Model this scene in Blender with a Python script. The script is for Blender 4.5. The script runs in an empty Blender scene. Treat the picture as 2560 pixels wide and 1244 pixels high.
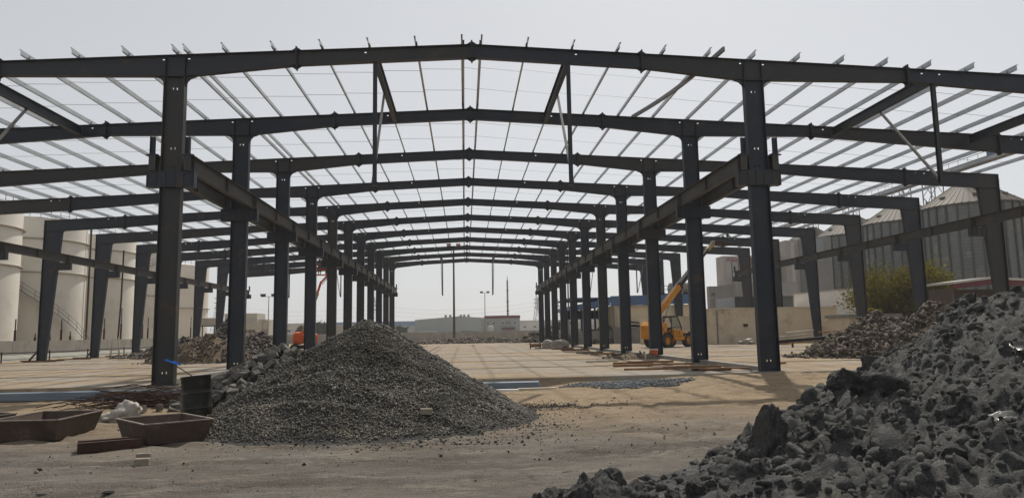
import bpy, bmesh, math, random
import numpy as np
from mathutils import Vector, Matrix, Euler
R = math.radians
random.seed(7); rng = np.random.default_rng(7)
S = bpy.context.scene
COL = S.collection

# ------------------------------------------------------------------ camera, sky, sun, exposure
cam = bpy.data.cameras.new('camera'); cam.sensor_fit = 'HORIZONTAL'; cam.sensor_width = 36
cam.lens = 1769.438 / 2560 * 36; cam.clip_start = .1; cam.clip_end = 20000
co = bpy.data.objects.new('camera', cam); COL.objects.link(co); S.camera = co
yaw, pitch, roll = .0681266, .1165048, -.0174587
fw = Vector((math.sin(yaw)*math.cos(pitch), math.cos(yaw)*math.cos(pitch), math.sin(pitch)))
rt = Vector((math.cos(yaw), -math.sin(yaw), 0)); up = rt.cross(fw)
r2 = rt*math.cos(roll) + up*math.sin(roll); u2 = -rt*math.sin(roll) + up*math.cos(roll)
co.matrix_world = Matrix(((r2.x, u2.x, -fw.x, -.4021), (r2.y, u2.y, -fw.y, 0), (r2.z, u2.z, -fw.z, 1.8019), (0, 0, 0, 1)))

SUN_EL, SUN_AZ = R(53), R(20)            # azimuth measured from +Y towards +X
world = bpy.data.worlds.new('World'); S.world = world; world.use_nodes = True
wn = world.node_tree; wn.nodes.clear()
wo = wn.nodes.new('ShaderNodeOutputWorld'); wb = wn.nodes.new('ShaderNodeBackground')
sky = wn.nodes.new('ShaderNodeTexSky'); sky.sky_type = 'NISHITA'; sky.sun_disc = False
sky.sun_elevation = SUN_EL; sky.sun_rotation = SUN_AZ; sky.altitude = 0
sky.air_density = 1.0; sky.dust_density = 1.5; sky.ozone_density = 1.0
hs = wn.nodes.new('ShaderNodeHueSaturation'); hs.inputs['Saturation'].default_value = .28
hz = wn.nodes.new('ShaderNodeMix'); hz.data_type = 'RGBA'; hz.inputs[0].default_value = .52; hz.inputs[7].default_value = (6.8, 6.9, 7.05, 1)   # even veil of dust haze
wn.links.new(sky.outputs[0], hs.inputs['Color']); wn.links.new(hs.outputs[0], hz.inputs[6]); wn.links.new(hz.outputs[2], wb.inputs[0])
wb.inputs[1].default_value = .1
wn.links.new(wb.outputs[0], wo.inputs[0])
sl = bpy.data.lights.new('sun', 'SUN'); sl.energy = 4.2; sl.angle = R(1.1); sl.color = (1, .94, .85)
so = bpy.data.objects.new('sun', sl); COL.objects.link(so); so.location = (20, 60, 60)
sd = Vector((math.sin(SUN_AZ)*math.cos(SUN_EL), math.cos(SUN_AZ)*math.cos(SUN_EL), math.sin(SUN_EL)))
so.rotation_euler = (-sd).to_track_quat('-Z', 'Y').to_euler()
vs = S.view_settings; vs.view_transform = 'Standard'; vs.look = 'None'; vs.exposure = 0; vs.gamma = 1; vs.use_curve_mapping = False
S.cycles.use_denoising = True
S.cycles.max_bounces = 6; S.cycles.diffuse_bounces = 3; S.cycles.glossy_bounces = 2; S.cycles.transmission_bounces = 4
S.cycles.volume_bounces = 0

# ------------------------------------------------------------------ helpers
def tag(o, label=None, cat=None, group=None, kind=None):
    if label: o['label'] = label
    if cat: o['category'] = cat
    if group: o['group'] = group
    if kind: o['kind'] = kind
    return o
def empty(name, loc=(0, 0, 0), rz=0, label=None, cat=None, group=None):
    o = bpy.data.objects.new(name, None); COL.objects.link(o); o.location = loc; o.rotation_euler = (0, 0, rz)
    o.empty_display_size = .2
    return tag(o, label, cat, group)
def link(name, me, parent=None, loc=(0, 0, 0), rot=(0, 0, 0), sc=(1, 1, 1)):
    o = bpy.data.objects.new(name, me); COL.objects.link(o); o.location = loc; o.rotation_euler = rot; o.scale = sc
    if parent: o.parent = parent
    return o
def copy_tree(o, parent=None):
    c = o.copy(); COL.objects.link(c)
    if parent: c.parent = parent
    for ch in list(o.children): copy_tree(ch, c)
    return c

class MB:
    def __init__(s): s.v = []; s.f = []
    def add(s, vs, fs):
        n = len(s.v); s.v += [tuple(p) for p in vs]; s.f += [tuple(i + n for i in f) for f in fs]; return s
    def hexa(s, p): return s.add(p, [(0, 3, 2, 1), (4, 5, 6, 7), (0, 1, 5, 4), (1, 2, 6, 5), (2, 3, 7, 6), (3, 0, 4, 7)])
    def box(s, x0, x1, y0, y1, z0, z1):
        return s.hexa([(x0, y0, z0), (x1, y0, z0), (x1, y1, z0), (x0, y1, z0), (x0, y0, z1), (x1, y0, z1), (x1, y1, z1), (x0, y1, z1)])
    def bar(s, a, b, w, h=None, upv=(0, 0, 1)):
        a = Vector(a); b = Vector(b); h = h or w; d = (b - a).normalized(); u = Vector(upv)
        if abs(d.dot(u)) > .98: u = Vector((0, 1, 0))
        r = d.cross(u).normalized(); u = r.cross(d).normalized()
        q = [(-1, -1), (1, -1), (1, 1), (-1, 1)]
        return s.hexa([a + r*(w/2*i) + u*(h/2*j) for i, j in q] + [b + r*(w/2*i) + u*(h/2*j) for i, j in q])
    def ibeam(s, a, b, w, h, t=.02, tw=.012, upv=(0, 0, 1)):
        a = Vector(a); b = Vector(b); d = (b - a).normalized(); u = Vector(upv)
        if abs(d.dot(u)) > .98: u = Vector((0, 1, 0))
        r = d.cross(u).normalized(); u = r.cross(d).normalized(); o = u*(h/2 - t/2)
        s.bar(a + o, b + o, w, t, u); s.bar(a - o, b - o, w, t, u); s.bar(a, b, tw, h - 2*t, u); return s
    def tube(s, pts, r, n=8, cap=True):
        pts = [Vector(p) for p in pts]; rr = r if isinstance(r, (list, tuple)) else [r]*len(pts)
        base = len(s.v); ref = None
        for i, p in enumerate(pts):
            d = (pts[min(i+1, len(pts)-1)] - pts[max(i-1, 0)]).normalized()
            if ref is None or abs(ref.dot(d)) > .99: ref = Vector((0, 0, 1)) if abs(d.z) < .9 else Vector((1, 0, 0))
            x = d.cross(ref).normalized(); y = x.cross(d).normalized(); ref = y
            for k in range(n):
                a = 2*math.pi*k/n; s.v.append(tuple(p + x*(math.cos(a)*rr[i]) + y*(math.sin(a)*rr[i])))
        for i in range(len(pts)-1):
            for k in range(n):
                a = base + i*n; s.f.append((a+k, a+(k+1) % n, a+n+(k+1) % n, a+n+k))
        if cap:
            s.f.append(tuple(base + k for k in reversed(range(n)))); e = base + (len(pts)-1)*n; s.f.append(tuple(e + k for k in range(n)))
        return s
    def lathe(s, prof, n=24, c=(0, 0, 0), a0=0, a1=2*math.pi):
        base = len(s.v); full = abs(a1 - a0 - 2*math.pi) < 1e-6; m = n if full else n + 1
        for r, z in prof:
            for k in range(m):
                a = a0 + (a1 - a0)*k/n; s.v.append((c[0] + r*math.cos(a), c[1] + r*math.sin(a), c[2] + z))
        for i in range(len(prof)-1):
            for k in range(n):
                p = base + i*m; q = (k+1) % m; s.f.append((p+k, p+q, p+m+q, p+m+k))
        return s
    def prism(s, poly, y0, y1):     # poly in XZ extruded along Y
        n = len(poly)
        return s.add([(x, y0, z) for x, z in poly] + [(x, y1, z) for x, z in poly],
                     [tuple(range(n)), tuple(reversed(range(n, 2*n)))] + [(i, i+n, (i+1) % n + n, (i+1) % n) for i in range(n)])
    def mesh(s, name, mat=None, smooth=False):
        me = bpy.data.meshes.new(name); me.from_pydata(s.v, [], s.f)
        bm = bmesh.new(); bm.from_mesh(me); bmesh.ops.recalc_face_normals(bm, faces=bm.faces); bm.to_mesh(me); bm.free()
        if mat: me.materials.append(mat)
        if smooth: me.polygons.foreach_set('use_smooth', [True]*len(me.polygons))
        return me
    def build(s, name, mat=None, parent=None, loc=(0, 0, 0), rot=(0, 0, 0), smooth=False):
        return link(name, s.mesh(name, mat, smooth), parent, loc, rot)

def np_mesh(name, V, F, mat, smooth=False, tint=None):
    me = bpy.data.meshes.new(name); V = np.asarray(V, np.float32); F = np.asarray(F, np.int32); k = F.shape[1]
    me.vertices.add(len(V)); me.vertices.foreach_set('co', V.ravel())
    me.loops.add(F.size); me.loops.foreach_set('vertex_index', F.ravel())
    me.polygons.add(len(F)); me.polygons.foreach_set('loop_start', np.arange(0, F.size, k, dtype=np.int32))
    me.polygons.foreach_set('loop_total', np.full(len(F), k, np.int32))
    if smooth: me.polygons.foreach_set('use_smooth', np.ones(len(F), bool))
    if tint is not None:
        at = me.attributes.new('tint', 'FLOAT', 'POINT'); at.data.foreach_set('value', np.asarray(tint, np.float32))
    me.update(calc_edges=True); me.validate(); me.materials.append(mat); return me

def hash3(ix, iy, iz):
    h = (ix.astype(np.int64)*374761393 + iy.astype(np.int64)*668265263 + iz.astype(np.int64)*2147483647) & 0xffffffff
    h = ((h ^ (h >> 13))*1274126177) & 0xffffffff
    return ((h ^ (h >> 16)) & 0xffffff)/float(0xffffff)
def vnoise(x, y, z=0.):
    x, y, z = np.broadcast_arrays(np.asarray(x, float), np.asarray(y, float), np.asarray(z, float))
    fx, fy, fz = np.floor(x), np.floor(y), np.floor(z); u, v, w = x-fx, y-fy, z-fz
    u = u*u*(3-2*u); v = v*v*(3-2*v); w = w*w*(3-2*w)
    def c(a, b, d): return hash3(fx+a, fy+b, fz+d)
    a = (c(0,0,0)*(1-u)+c(1,0,0)*u)*(1-v) + (c(0,1,0)*(1-u)+c(1,1,0)*u)*v
    b = (c(0,0,1)*(1-u)+c(1,0,1)*u)*(1-v) + (c(0,1,1)*(1-u)+c(1,1,1)*u)*v
    return (a*(1-w)+b*w)*2-1
def fbm(x, y, z=0., o=4, g=.5):
    t = 0; a = 1; n = 0
    for i in range(o):
        t = t + a*vnoise(np.asarray(x)*2**i+17.3*i, np.asarray(y)*2**i+9.1*i, np.asarray(z)*2**i+3.7*i); n += a; a *= g
    return t/n
def sstep(a, b, x): t = np.clip((x-a)/(b-a), 0, 1); return t*t*(3-2*t)

# ------------------------------------------------------------------ materials
def newmat(name):
    m = bpy.data.materials.new(name); m.use_nodes = True; nt = m.node_tree; b = nt.nodes['Principled BSDF']; return m, nt, b
def NN(nt, t, **k):
    n = nt.nodes.new(t)
    for a, v in k.items(): setattr(n, a, v)
    return n
def coords(nt, rnd=True, kind='Object'):
    tc = NN(nt, 'ShaderNodeTexCoord')
    if not rnd: return tc.outputs[kind]
    oi = NN(nt, 'ShaderNodeObjectInfo'); ad = NN(nt, 'ShaderNodeVectorMath', operation='ADD')
    mu = NN(nt, 'ShaderNodeMath', operation='MULTIPLY'); mu.inputs[1].default_value = 53.
    nt.links.new(oi.outputs['Random'], mu.inputs[0]); nt.links.new(tc.outputs[kind], ad.inputs[0]); nt.links.new(mu.outputs[0], ad.inputs[1])
    return ad.outputs[0]
def noise(nt, vec, scale, detail=6, rough=.6, stretch=None):
    if stretch:
        mp = NN(nt, 'ShaderNodeMapping'); mp.inputs['Scale'].default_value = stretch; nt.links.new(vec, mp.inputs[0]); vec = mp.outputs[0]
    n = NN(nt, 'ShaderNodeTexNoise'); n.inputs['Scale'].default_value = scale; n.inputs['Detail'].default_value = detail; n.inputs['Roughness'].default_value = rough
    nt.links.new(vec, n.inputs['Vector']); return n.outputs['Fac']
def ramp(nt, fac, a, b, ca=(0, 0, 0, 1), cb=(1, 1, 1, 1)):
    r = NN(nt, 'ShaderNodeValToRGB'); e = r.color_ramp.elements
    e[0].position = a; e[1].position = b; e[0].color = ca; e[1].color = cb
    nt.links.new(fac, r.inputs[0]); return r.outputs[0]
def mix(nt, fac, a, b):
    m = NN(nt, 'ShaderNodeMix', data_type='RGBA')
    if isinstance(fac, (int, float)): m.inputs[0].default_value = fac
    else: nt.links.new(fac, m.inputs[0])
    for s, i in ((a, 6), (b, 7)):
        if isinstance(s, tuple): m.inputs[i].default_value = (*s[:3], 1)
        else: nt.links.new(s, m.inputs[i])
    return m.outputs[2]
def bump(nt, b, h, st=.3, dist=.02):
    n = NN(nt, 'ShaderNodeBump'); n.inputs['Strength'].default_value = st; n.inputs['Distance'].default_value = dist
    nt.links.new(h, n.inputs['Height']); nt.links.new(n.outputs[0], b.inputs['Normal'])
def pm(name, c1, c2, scale=2., rough=.8, metal=0, lo=.35, hi=.65, bs=0, bscale=30, dist=.01, stretch=None, tint=0, spec=.3, c3=None, s3=.6):
    m, nt, b = newmat(name); v = coords(nt)
    c = mix(nt, ramp(nt, noise(nt, v, scale, stretch=stretch), lo, hi), c1, c2)
    if c3: c = mix(nt, ramp(nt, noise(nt, v, s3, 8, .7), .52, .68), c, c3)
    if tint:
        at = NN(nt, 'ShaderNodeAttribute', attribute_name='tint'); mp = NN(nt, 'ShaderNodeMix', data_type='RGBA', blend_type='MULTIPLY')
        mp.inputs[0].default_value = 1; nt.links.new(c, mp.inputs[6]); nt.links.new(at.outputs['Fac'], mp.inputs[7]); c = mp.outputs[2]
    nt.links.new(c, b.inputs['Base Color']); b.inputs['Roughness'].default_value = rough; b.inputs['Metallic'].default_value = metal
    b.inputs['Specular IOR Level'].default_value = spec
    if bs: bump(nt, b, noise(nt, v, bscale, 8, .65), bs, dist)
    return m

def steel_mat():
    m, nt, b = newmat('steel_primer'); v = coords(nt); oi = NN(nt, 'ShaderNodeObjectInfo')
    base = mix(nt, ramp(nt, oi.outputs['Random'], .55, .95), (.013, .019, .033), (.036, .033, .028))
    base = mix(nt, ramp(nt, noise(nt, v, .7, 5), .35, .75), base, (.027, .03, .035))
    base = mix(nt, ramp(nt, noise(nt, v, 1.1, 8, .72), .56, .72), base, (.066, .047, .03))
    base = mix(nt, ramp(nt, noise(nt, v, 9, 6, .7, (1, 1, .15)), .6, .8), base, (.04, .041, .042))
    nt.links.new(base, b.inputs['Base Color']); b.inputs['Roughness'].default_value = .45; b.inputs['Specular IOR Level'].default_value = .3
    bump(nt, b, noise(nt, v, 9, 5), .12, .012); return m
M = {}
M['steel'] = steel_mat()
M['runway'] = pm('pale_beam_grey', (.062, .06, .055), (.04, .041, .042), 1.2, .6, bs=.1, c3=(.075, .06, .045), s3=.8)  # crane beams a paler grey than the frame steel, with brownish patches
M['galv'] = pm('galvanised_steel', (.46, .475, .48), (.31, .325, .335), 3, .45, .75, bs=.05, stretch=(1, .25, 1))
M['galv_dark'] = pm('weathered_steel_strip', (.14, .14, .13), (.22, .21, .2), 3, .5, .4)
M['rod'] = pm('dull_rod', (.16, .16, .16), (.12, .12, .12), 3, .5, .5)
M['slab'] = None
M['concrete'] = pm('grey_concrete', (.26, .245, .22), (.19, .18, .16), 1.1, .9, bs=.25, bscale=25, c3=(.2, .19, .17), s3=.9)
M['wallcon'] = pm('bund_wall_concrete', (.3, .285, .255), (.235, .22, .195), .5, .9, bs=.2, bscale=10, c3=(.18, .16, .135), s3=.7)
M['footing'] = pm('stained_footing', (.27, .27, .235), (.2, .2, .17), .6, .9, bs=.2)
M['tank'] = pm('tank_paint', (.64, .61, .545), (.57, .54, .475), .25, .55, lo=.4, hi=.7, stretch=(1, 1, .15), c3=(.52, .485, .42), s3=.2)
M['cream'] = pm('cream_render', (.42, .39, .335), (.35, .325, .275), .5, .9, bs=.1, c3=(.4, .36, .3), s3=.35)
M['beige'] = pm('beige_render', (.66, .565, .425), (.58, .49, .365), .6, .9, bs=.2, bscale=14, c3=(.4, .325, .24), s3=.45)
M['hall'] = pm('pale_yellow_render', (.8, .69, .5), (.72, .61, .44), .5, .9, bs=.1, c3=(.62, .52, .38), s3=.4)
M['tower'] = pm('pale_tower_cladding', (.42, .385, .355), (.35, .32, .295), .25, .85, stretch=(1, 1, .1), c3=(.3, .27, .25), s3=.2)
M['towerdark'] = pm('grey_cladding', (.27, .263, .25), (.215, .21, .2), .3, .8)
M['silo'] = pm('corrugated_galvanised', (.15, .165, .165), (.115, .128, .13), .35, .55, .35, stretch=(1, 1, .12), c3=(.25, .25, .23), s3=.3)
M['silotrim'] = pm('dark_stiffener', (.085, .09, .088), (.065, .07, .068), 1, .6, .3)
M['siloroof'] = pm('silo_roof_sheet', (.115, .097, .076), (.085, .072, .056), .4, .7, 0)
M['bluewall'] = pm('blue_sheeting', (.085, .16, .30), (.07, .135, .26), .6, .5)
M['white'] = pm('white_paint', (.72, .71, .68), (.64, .63, .6), 1, .6)
M['plastic'] = pm('white_sack_plastic', (.36, .335, .29), (.27, .25, .215), 4, .6, bs=.4, bscale=8, dist=.05)
M['sheet'] = pm('clear_plastic_sheet', (.4, .39, .36), (.3, .29, .27), 4, .18, bs=.3, bscale=6, dist=.05, spec=.6)
M['rust'] = pm('rusted_steel', (.06, .03, .02), (.034, .02, .016), 5, .8, .15, bs=.4, bscale=40, c3=(.085, .05, .034), s3=1.4)
M['skip'] = pm('rusty_tray_steel', (.1, .07, .053), (.05, .037, .031), 2.2, .75, .1, bs=.3, bscale=50, c3=(.15, .105, .08), s3=1.1)
M['skiprim'] = pm('worn_rim', (.25, .21, .18), (.14, .11, .09), 6, .6, .3)
M['black'] = pm('black_paint', (.018, .019, .018), (.03, .03, .028), 3, .45)
M['drum'] = pm('oil_drum_paint', (.012, .014, .013), (.024, .023, .02), 4, .42, .2, c3=(.07, .05, .035), s3=2.5, bs=.1)
M['tyre'] = pm('tyre_rubber', (.025, .024, .023), (.05, .045, .04), 6, .9)
M['yellow'] = pm('machine_yellow', (.62, .27, .02), (.5, .2, .015), 2.5, .5, c3=(.35, .17, .05), s3=1.3)
M['orange'] = pm('lift_orange', (.72, .12, .02), (.62, .095, .02), 2, .45)
M['boomyellow'] = pm('boom_ochre', (.4, .28, .1), (.33, .22, .08), 2, .5)
M['bucket'] = pm('orange_bucket_plastic', (.62, .1, .02), (.5, .08, .02), 4, .5)
M['darkmetal'] = pm('dark_machine_metal', (.05, .05, .05), (.03, .03, .03), 4, .5, .5)
M['wood'] = pm('weathered_timber', (.24, .13, .06), (.16, .085, .04), 6, .8, bs=.3, stretch=(.2, 4, 4), c3=(.3, .2, .11), s3=2)
M['paletimber'] = pm('pale_timber', (.5, .45, .37), (.4, .35, .28), 6, .8, bs=.2, stretch=(.2, 4, 4))
M['block'] = pm('concrete_block', (.12, .113, .1), (.08, .076, .068), 5, .95, bs=.5, bscale=40, c3=(.2, .185, .155), s3=2.2)
M['brick'] = pm('pale_block', (.26, .23, .18), (.18, .16, .125), 5, .95, bs=.5, bscale=40)
M['gravel'] = pm('crushed_stone', (.105, .098, .085), (.066, .062, .054), 20, .85, tint=1, c3=(.15, .13, .1), s3=.55)
M['heapcore'] = pm('gravel_bed', (.055, .053, .049), (.035, .034, .032), 25, .95, bs=1, bscale=30, dist=.05)
M['bluegravel'] = pm('blue_grey_chippings', (.105, .112, .12), (.066, .071, .077), 20, .85, tint=1)
M['rubble'] = pm('broken_masonry', (.14, .115, .09), (.08, .068, .057), 3, .95, tint=1, bs=.3)
M['scrap'] = pm('scrap_fragments', (.13, .11, .098), (.07, .06, .054), 3, .9, tint=1)
M['rubblecore'] = pm('rubble_dirt', (.11, .088, .066), (.065, .054, .043), 2, .95, bs=.6, bscale=6, dist=.1)
M['sandheap'] = pm('heaped_sand', (.19, .142, .093), (.115, .087, .058), 1.1, .95, bs=1, bscale=3, dist=.3)
M['tarp'] = pm('brown_tarpaulin', (.15, .11, .08), (.1, .075, .055), 2, .8, bs=.4, bscale=5, dist=.06)
M['hair'] = pm('dark_fabric', (.03, .03, .035), (.045, .04, .04), 4, .9)
M['hivis'] = pm('worker_overalls', (.1, .1, .14), (.07, .075, .11), 4, .9)
M['helmet'] = pm('pale_helmet', (.7, .68, .5), (.65, .62, .45), 2, .4)
M['redtrim'] = pm('maroon_trim', (.14, .035, .04), (.11, .03, .035), 1, .7)
M['sign'] = pm('rust_red_lettering', (.3, .1, .08), (.25, .08, .07), 1, .7)
M['glass'] = None
M['darkwin'] = pm('dark_window_glass', (.03, .033, .036), (.045, .05, .055), .5, .12, spec=.6)
M['grille'] = pm('brown_shutter', (.12, .09, .075), (.09, .07, .06), 2, .7)
M['lampred'] = pm('lamp_housing', (.3, .12, .1), (.22, .09, .08), 2, .6)
M['bluerib'] = pm('bright_blue_ribbon', (.02, .19, .75), (.02, .15, .62), 4, .5)
M['bluesteel'] = pm('blue_grey_section', (.17, .215, .27), (.13, .17, .22), 2, .4, .3, stretch=(.2, 3, 3))  # blue-grey steel, blue sky reflection also put into the base colour
def leaf_mat(name, c1, c2, tr):
    m, nt, b = newmat(name); v = coords(nt); c = mix(nt, ramp(nt, noise(nt, v, .9), .35, .65), c1, c2); at = NN(nt, 'ShaderNodeAttribute', attribute_name='tint')
    mp = NN(nt, 'ShaderNodeMix', data_type='RGBA', blend_type='MULTIPLY'); mp.inputs[0].default_value = 1; nt.links.new(c, mp.inputs[6]); nt.links.new(at.outputs['Fac'], mp.inputs[7])
    d = NN(nt, 'ShaderNodeBsdfDiffuse'); t = NN(nt, 'ShaderNodeBsdfTranslucent'); mx = NN(nt, 'ShaderNodeMixShader'); mx.inputs[0].default_value = tr
    nt.links.new(mp.outputs[2], d.inputs[0]); nt.links.new(mp.outputs[2], t.inputs[0]); nt.links.new(d.outputs[0], mx.inputs[1]); nt.links.new(t.outputs[0], mx.inputs[2]); nt.links.new(mx.outputs[0], nt.nodes['Material Output'].inputs[0]); return m
M['leaf'] = leaf_mat('acacia_leaf', (.17, .14, .024), (.09, .083, .016), .45)
M['leafdark'] = leaf_mat('far_tree_leaf', (.045, .06, .035), (.03, .042, .028), .25)
M['bark'] = pm('bark', (.06, .045, .033), (.04, .03, .024), 8, .95, bs=.5)
M['farwall'] = pm('far_warehouse_cladding', (.27, .3, .305), (.235, .262, .27), .05, .7)
M['farblue'] = pm('far_blue_cladding', (.12, .19, .31), (.1, .16, .27), .05, .7)
M['farwhite'] = pm('far_render', (.5, .48, .45), (.42, .41, .39), .1, .9)
M['lattice'] = pm('lattice_steel', (.2, .2, .2), (.16, .16, .16), 1, .6, .4)
gm, gnt, gb = newmat('cab_glass'); gb.inputs['Base Color'].default_value = (.55, .62, .6, 1); gb.inputs['Transmission Weight'].default_value = .85; gb.inputs['Roughness'].default_value = .05; gb.inputs['IOR'].default_value = 1.1
M['glass'] = gm
def clay_mat():
    m, nt, b = newmat('grey_clay'); v = coords(nt, True)
    c = mix(nt, ramp(nt, noise(nt, v, 1.1, 9, .68), .36, .62), (.06, .063, .065), (.18, .18, .171))
    c = mix(nt, ramp(nt, noise(nt, v, 3.5, 9, .72), .5, .66), c, (.29, .286, .27))
    c = mix(nt, ramp(nt, noise(nt, v, 9, 8, .75), .52, .66), c, (.05, .05, .05))
    c = mix(nt, ramp(nt, noise(nt, v, .7, 6, .6), .6, .74), c, (.19, .172, .145))
    c = mix(nt, ramp(nt, noise(nt, v, 30, 4, .8), .58, .7), c, (.32, .315, .297))
    nt.links.new(c, b.inputs['Base Color']); b.inputs['Roughness'].default_value = .88; b.inputs['Specular IOR Level'].default_value = .25
    n1 = noise(nt, v, 12, 12, .74); n2 = noise(nt, v, 50, 6, .7); ad = NN(nt, 'ShaderNodeMath', operation='ADD'); nt.links.new(n1, ad.inputs[0]); nt.links.new(n2, ad.inputs[1])
    bump(nt, b, ad.outputs[0], 1., .16); return m
M['clay'] = clay_mat()
def ground_mat():
    m, nt, b = newmat('sandy_ground'); v = coords(nt, False)
    sp = NN(nt, 'ShaderNodeSeparateXYZ'); nt.links.new(v, sp.inputs[0])
    hard = mix(nt, ramp(nt, noise(nt, v, .5, 9, .66, (.5, 1.5, 1)), .38, .62), (.12, .103, .087), (.2, .178, .153))
    hard = mix(nt, ramp(nt, noise(nt, v, .9, 9, .7, (.45, 1.7, 1)), .54, .68), hard, (.215, .206, .192))
    hard = mix(nt, ramp(nt, noise(nt, v, 2.4, 10, .75, (.3, 1.5, 1)), .53, .66), hard, (.3, .262, .215))
    hard = mix(nt, ramp(nt, noise(nt, v, 5.5, 9, .8, (.45, 1.3, 1)), .53, .66), hard, (.085, .073, .062))
    hard = mix(nt, ramp(nt, noise(nt, v, 26, 5, .8), .57, .68), hard, (.33, .295, .25))
    hard = mix(nt, ramp(nt, noise(nt, v, 1.1, 4, .5), .70, .74), hard, (.035, .032, .03))
    sand = mix(nt, ramp(nt, noise(nt, v, .8, 8, .65, (.5, 1.4, 1)), .35, .66), (.39, .3, .195), (.29, .22, .145))
    sand = mix(nt, ramp(nt, noise(nt, v, 3.2, 8, .7, (.5, 1.8, 1)), .5, .7), sand, (.205, .152, .1))
    sand = mix(nt, ramp(nt, noise(nt, v, 16, 8, .8), .54, .7), sand, (.13, .1, .07))
    ad = NN(nt, 'ShaderNodeMath', operation='MULTIPLY_ADD'); ad.inputs[1].default_value = 9.; nt.links.new(noise(nt, v, .32, 6, .6), ad.inputs[0]); nt.links.new(sp.outputs['Y'], ad.inputs[2])
    mr = NN(nt, 'ShaderNodeMapRange'); mr.inputs[1].default_value = 17; mr.inputs[2].default_value = 24; nt.links.new(ad.outputs[0], mr.inputs[0])
    c = mix(nt, mr.outputs[0], hard, sand); nt.links.new(c, b.inputs['Base Color']); b.inputs['Roughness'].default_value = .95; b.inputs['Specular IOR Level'].default_value = .15
    n1 = noise(nt, v, 5, 10, .7, (.6, 1.5, 1)); n2 = noise(nt, v, 30, 6, .7); a2 = NN(nt, 'ShaderNodeMath', operation='ADD'); nt.links.new(n1, a2.inputs[0]); nt.links.new(n2, a2.inputs[1])
    bump(nt, b, a2.outputs[0], 1., .07); return m
M['ground'] = ground_mat()
def slab_mat():
    m, nt, b = newmat('dusty_slab'); v = coords(nt, False)
    c = mix(nt, ramp(nt, noise(nt, v, .16, 8, .66, (.6, 1.2, 1)), .42, .58), (.315, .242, .162), (.29, .268, .233))
    c = mix(nt, ramp(nt, noise(nt, v, .45, 10, .72, (.5, 1.2, 1)), .48, .64), c, (.22, .166, .112))
    c = mix(nt, ramp(nt, noise(nt, v, .8, 9, .7, (.8, .5, 1)), .58, .7), c, (.37, .318, .245))
    c = mix(nt, ramp(nt, noise(nt, v, 3.1, 9, .78, (.5, 1.4, 1)), .53, .68), c, (.145, .11, .077))
    c = mix(nt, ramp(nt, noise(nt, v, 11, 6, .8), .6, .72), c, (.1, .077, .056))
    nt.links.new(c, b.inputs['Base Color']); b.inputs['Roughness'].default_value = .95; b.inputs['Specular IOR Level'].default_value = .12
    bump(nt, b, noise(nt, v, 4, 10, .75, (.6, 1.2, 1)), 1., .09); return m
M['slab'] = slab_mat()

# ------------------------------------------------------------------ ground sheet and floor slab
def graded(a0, a1, st, lo, hi):
    c = list(np.arange(a0, a1 + 1e-6, st)); d = st; x = c[-1]
    while x < hi: d *= 1.22; x += d; c.append(min(x, hi))
    d = st; x = c[0]; pre = []
    while x > lo: d *= 1.22; x -= d; pre.append(max(x, lo))
    return np.array(pre[::-1] + c)
GY = lambda x, y: -.2 + .17*sstep(4.5, 9.5, x)*sstep(19, 27, y) + .1*np.exp(-((x-5.2)/2.6)**2 - ((y-25.6)/1.9)**2) - .16*sstep(23.5, 26.4, y)*sstep(4.2, 2.2, x)
def zground(x, y):
    x = np.asarray(x, float); y = np.asarray(y, float)
    z = GY(x, y) + .035*fbm(x*.35, y*.6, 1.7) + .03*fbm(x*1.1, y*2.2, 5.) + .022*fbm(x*2.6, y*4.5, 9.) + .014*fbm(x*7, y*9, 4.) + .03*sstep(20, 23, y)*np.abs(fbm(x*1.8, y*2.6, 14.))
    ang = lambda cx, cy, rr: np.sin(np.arctan2(y-cy, x-cx)*rr*2*np.pi/.26)
    for cx, cy, rr in ((11.5, 17.5, 7.2), (11.5, 17.5, 8.9), (-3, 36, 18.2), (-3, 36, 20.0), (4, 40, 26.), (4, 40, 27.8), (0, 60, 48.3), (0, 60, 50.1)):   # wheel ruts
        d = np.hypot(x-cx, y-cy) - rr; z = z - ((.035+.014*ang(cx, cy, rr))*np.exp(-(d/.17)**4) - .022*np.exp(-((np.abs(d)-.3)/.1)**2))*sstep(28, 27, y)
    z = z + .12*np.exp(-((x-12.2)/1.2)**2 - ((y-26.6)/.9)**2)*(1+.6*fbm(x*2, y*2, 3.))
    far = -.14 + .03*fbm(x*.2, y*.2, 2.)
    return np.where(y > 27.7, far, z)
gx = graded(-14, 14, .065, -5000, 5000); gy = graded(7, 28.2, .065, -60, 9000)
X, Y = np.meshgrid(gx, gy); V = np.stack([X, Y, zground(X, Y)], -1).reshape(-1, 3)
nx, ny = len(gx), len(gy); I = np.arange(nx*ny).reshape(ny, nx)
F = np.stack([I[:-1, :-1], I[:-1, 1:], I[1:, 1:], I[1:, :-1]], -1).reshape(-1, 4)
tag(link('ground', np_mesh('ground', V, F, M['ground'], True)), 'bare sandy ground worn to grey hardpan in front of the slab', 'ground', kind='structure')
def zg(x, y): return float(zground(x, y))
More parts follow.
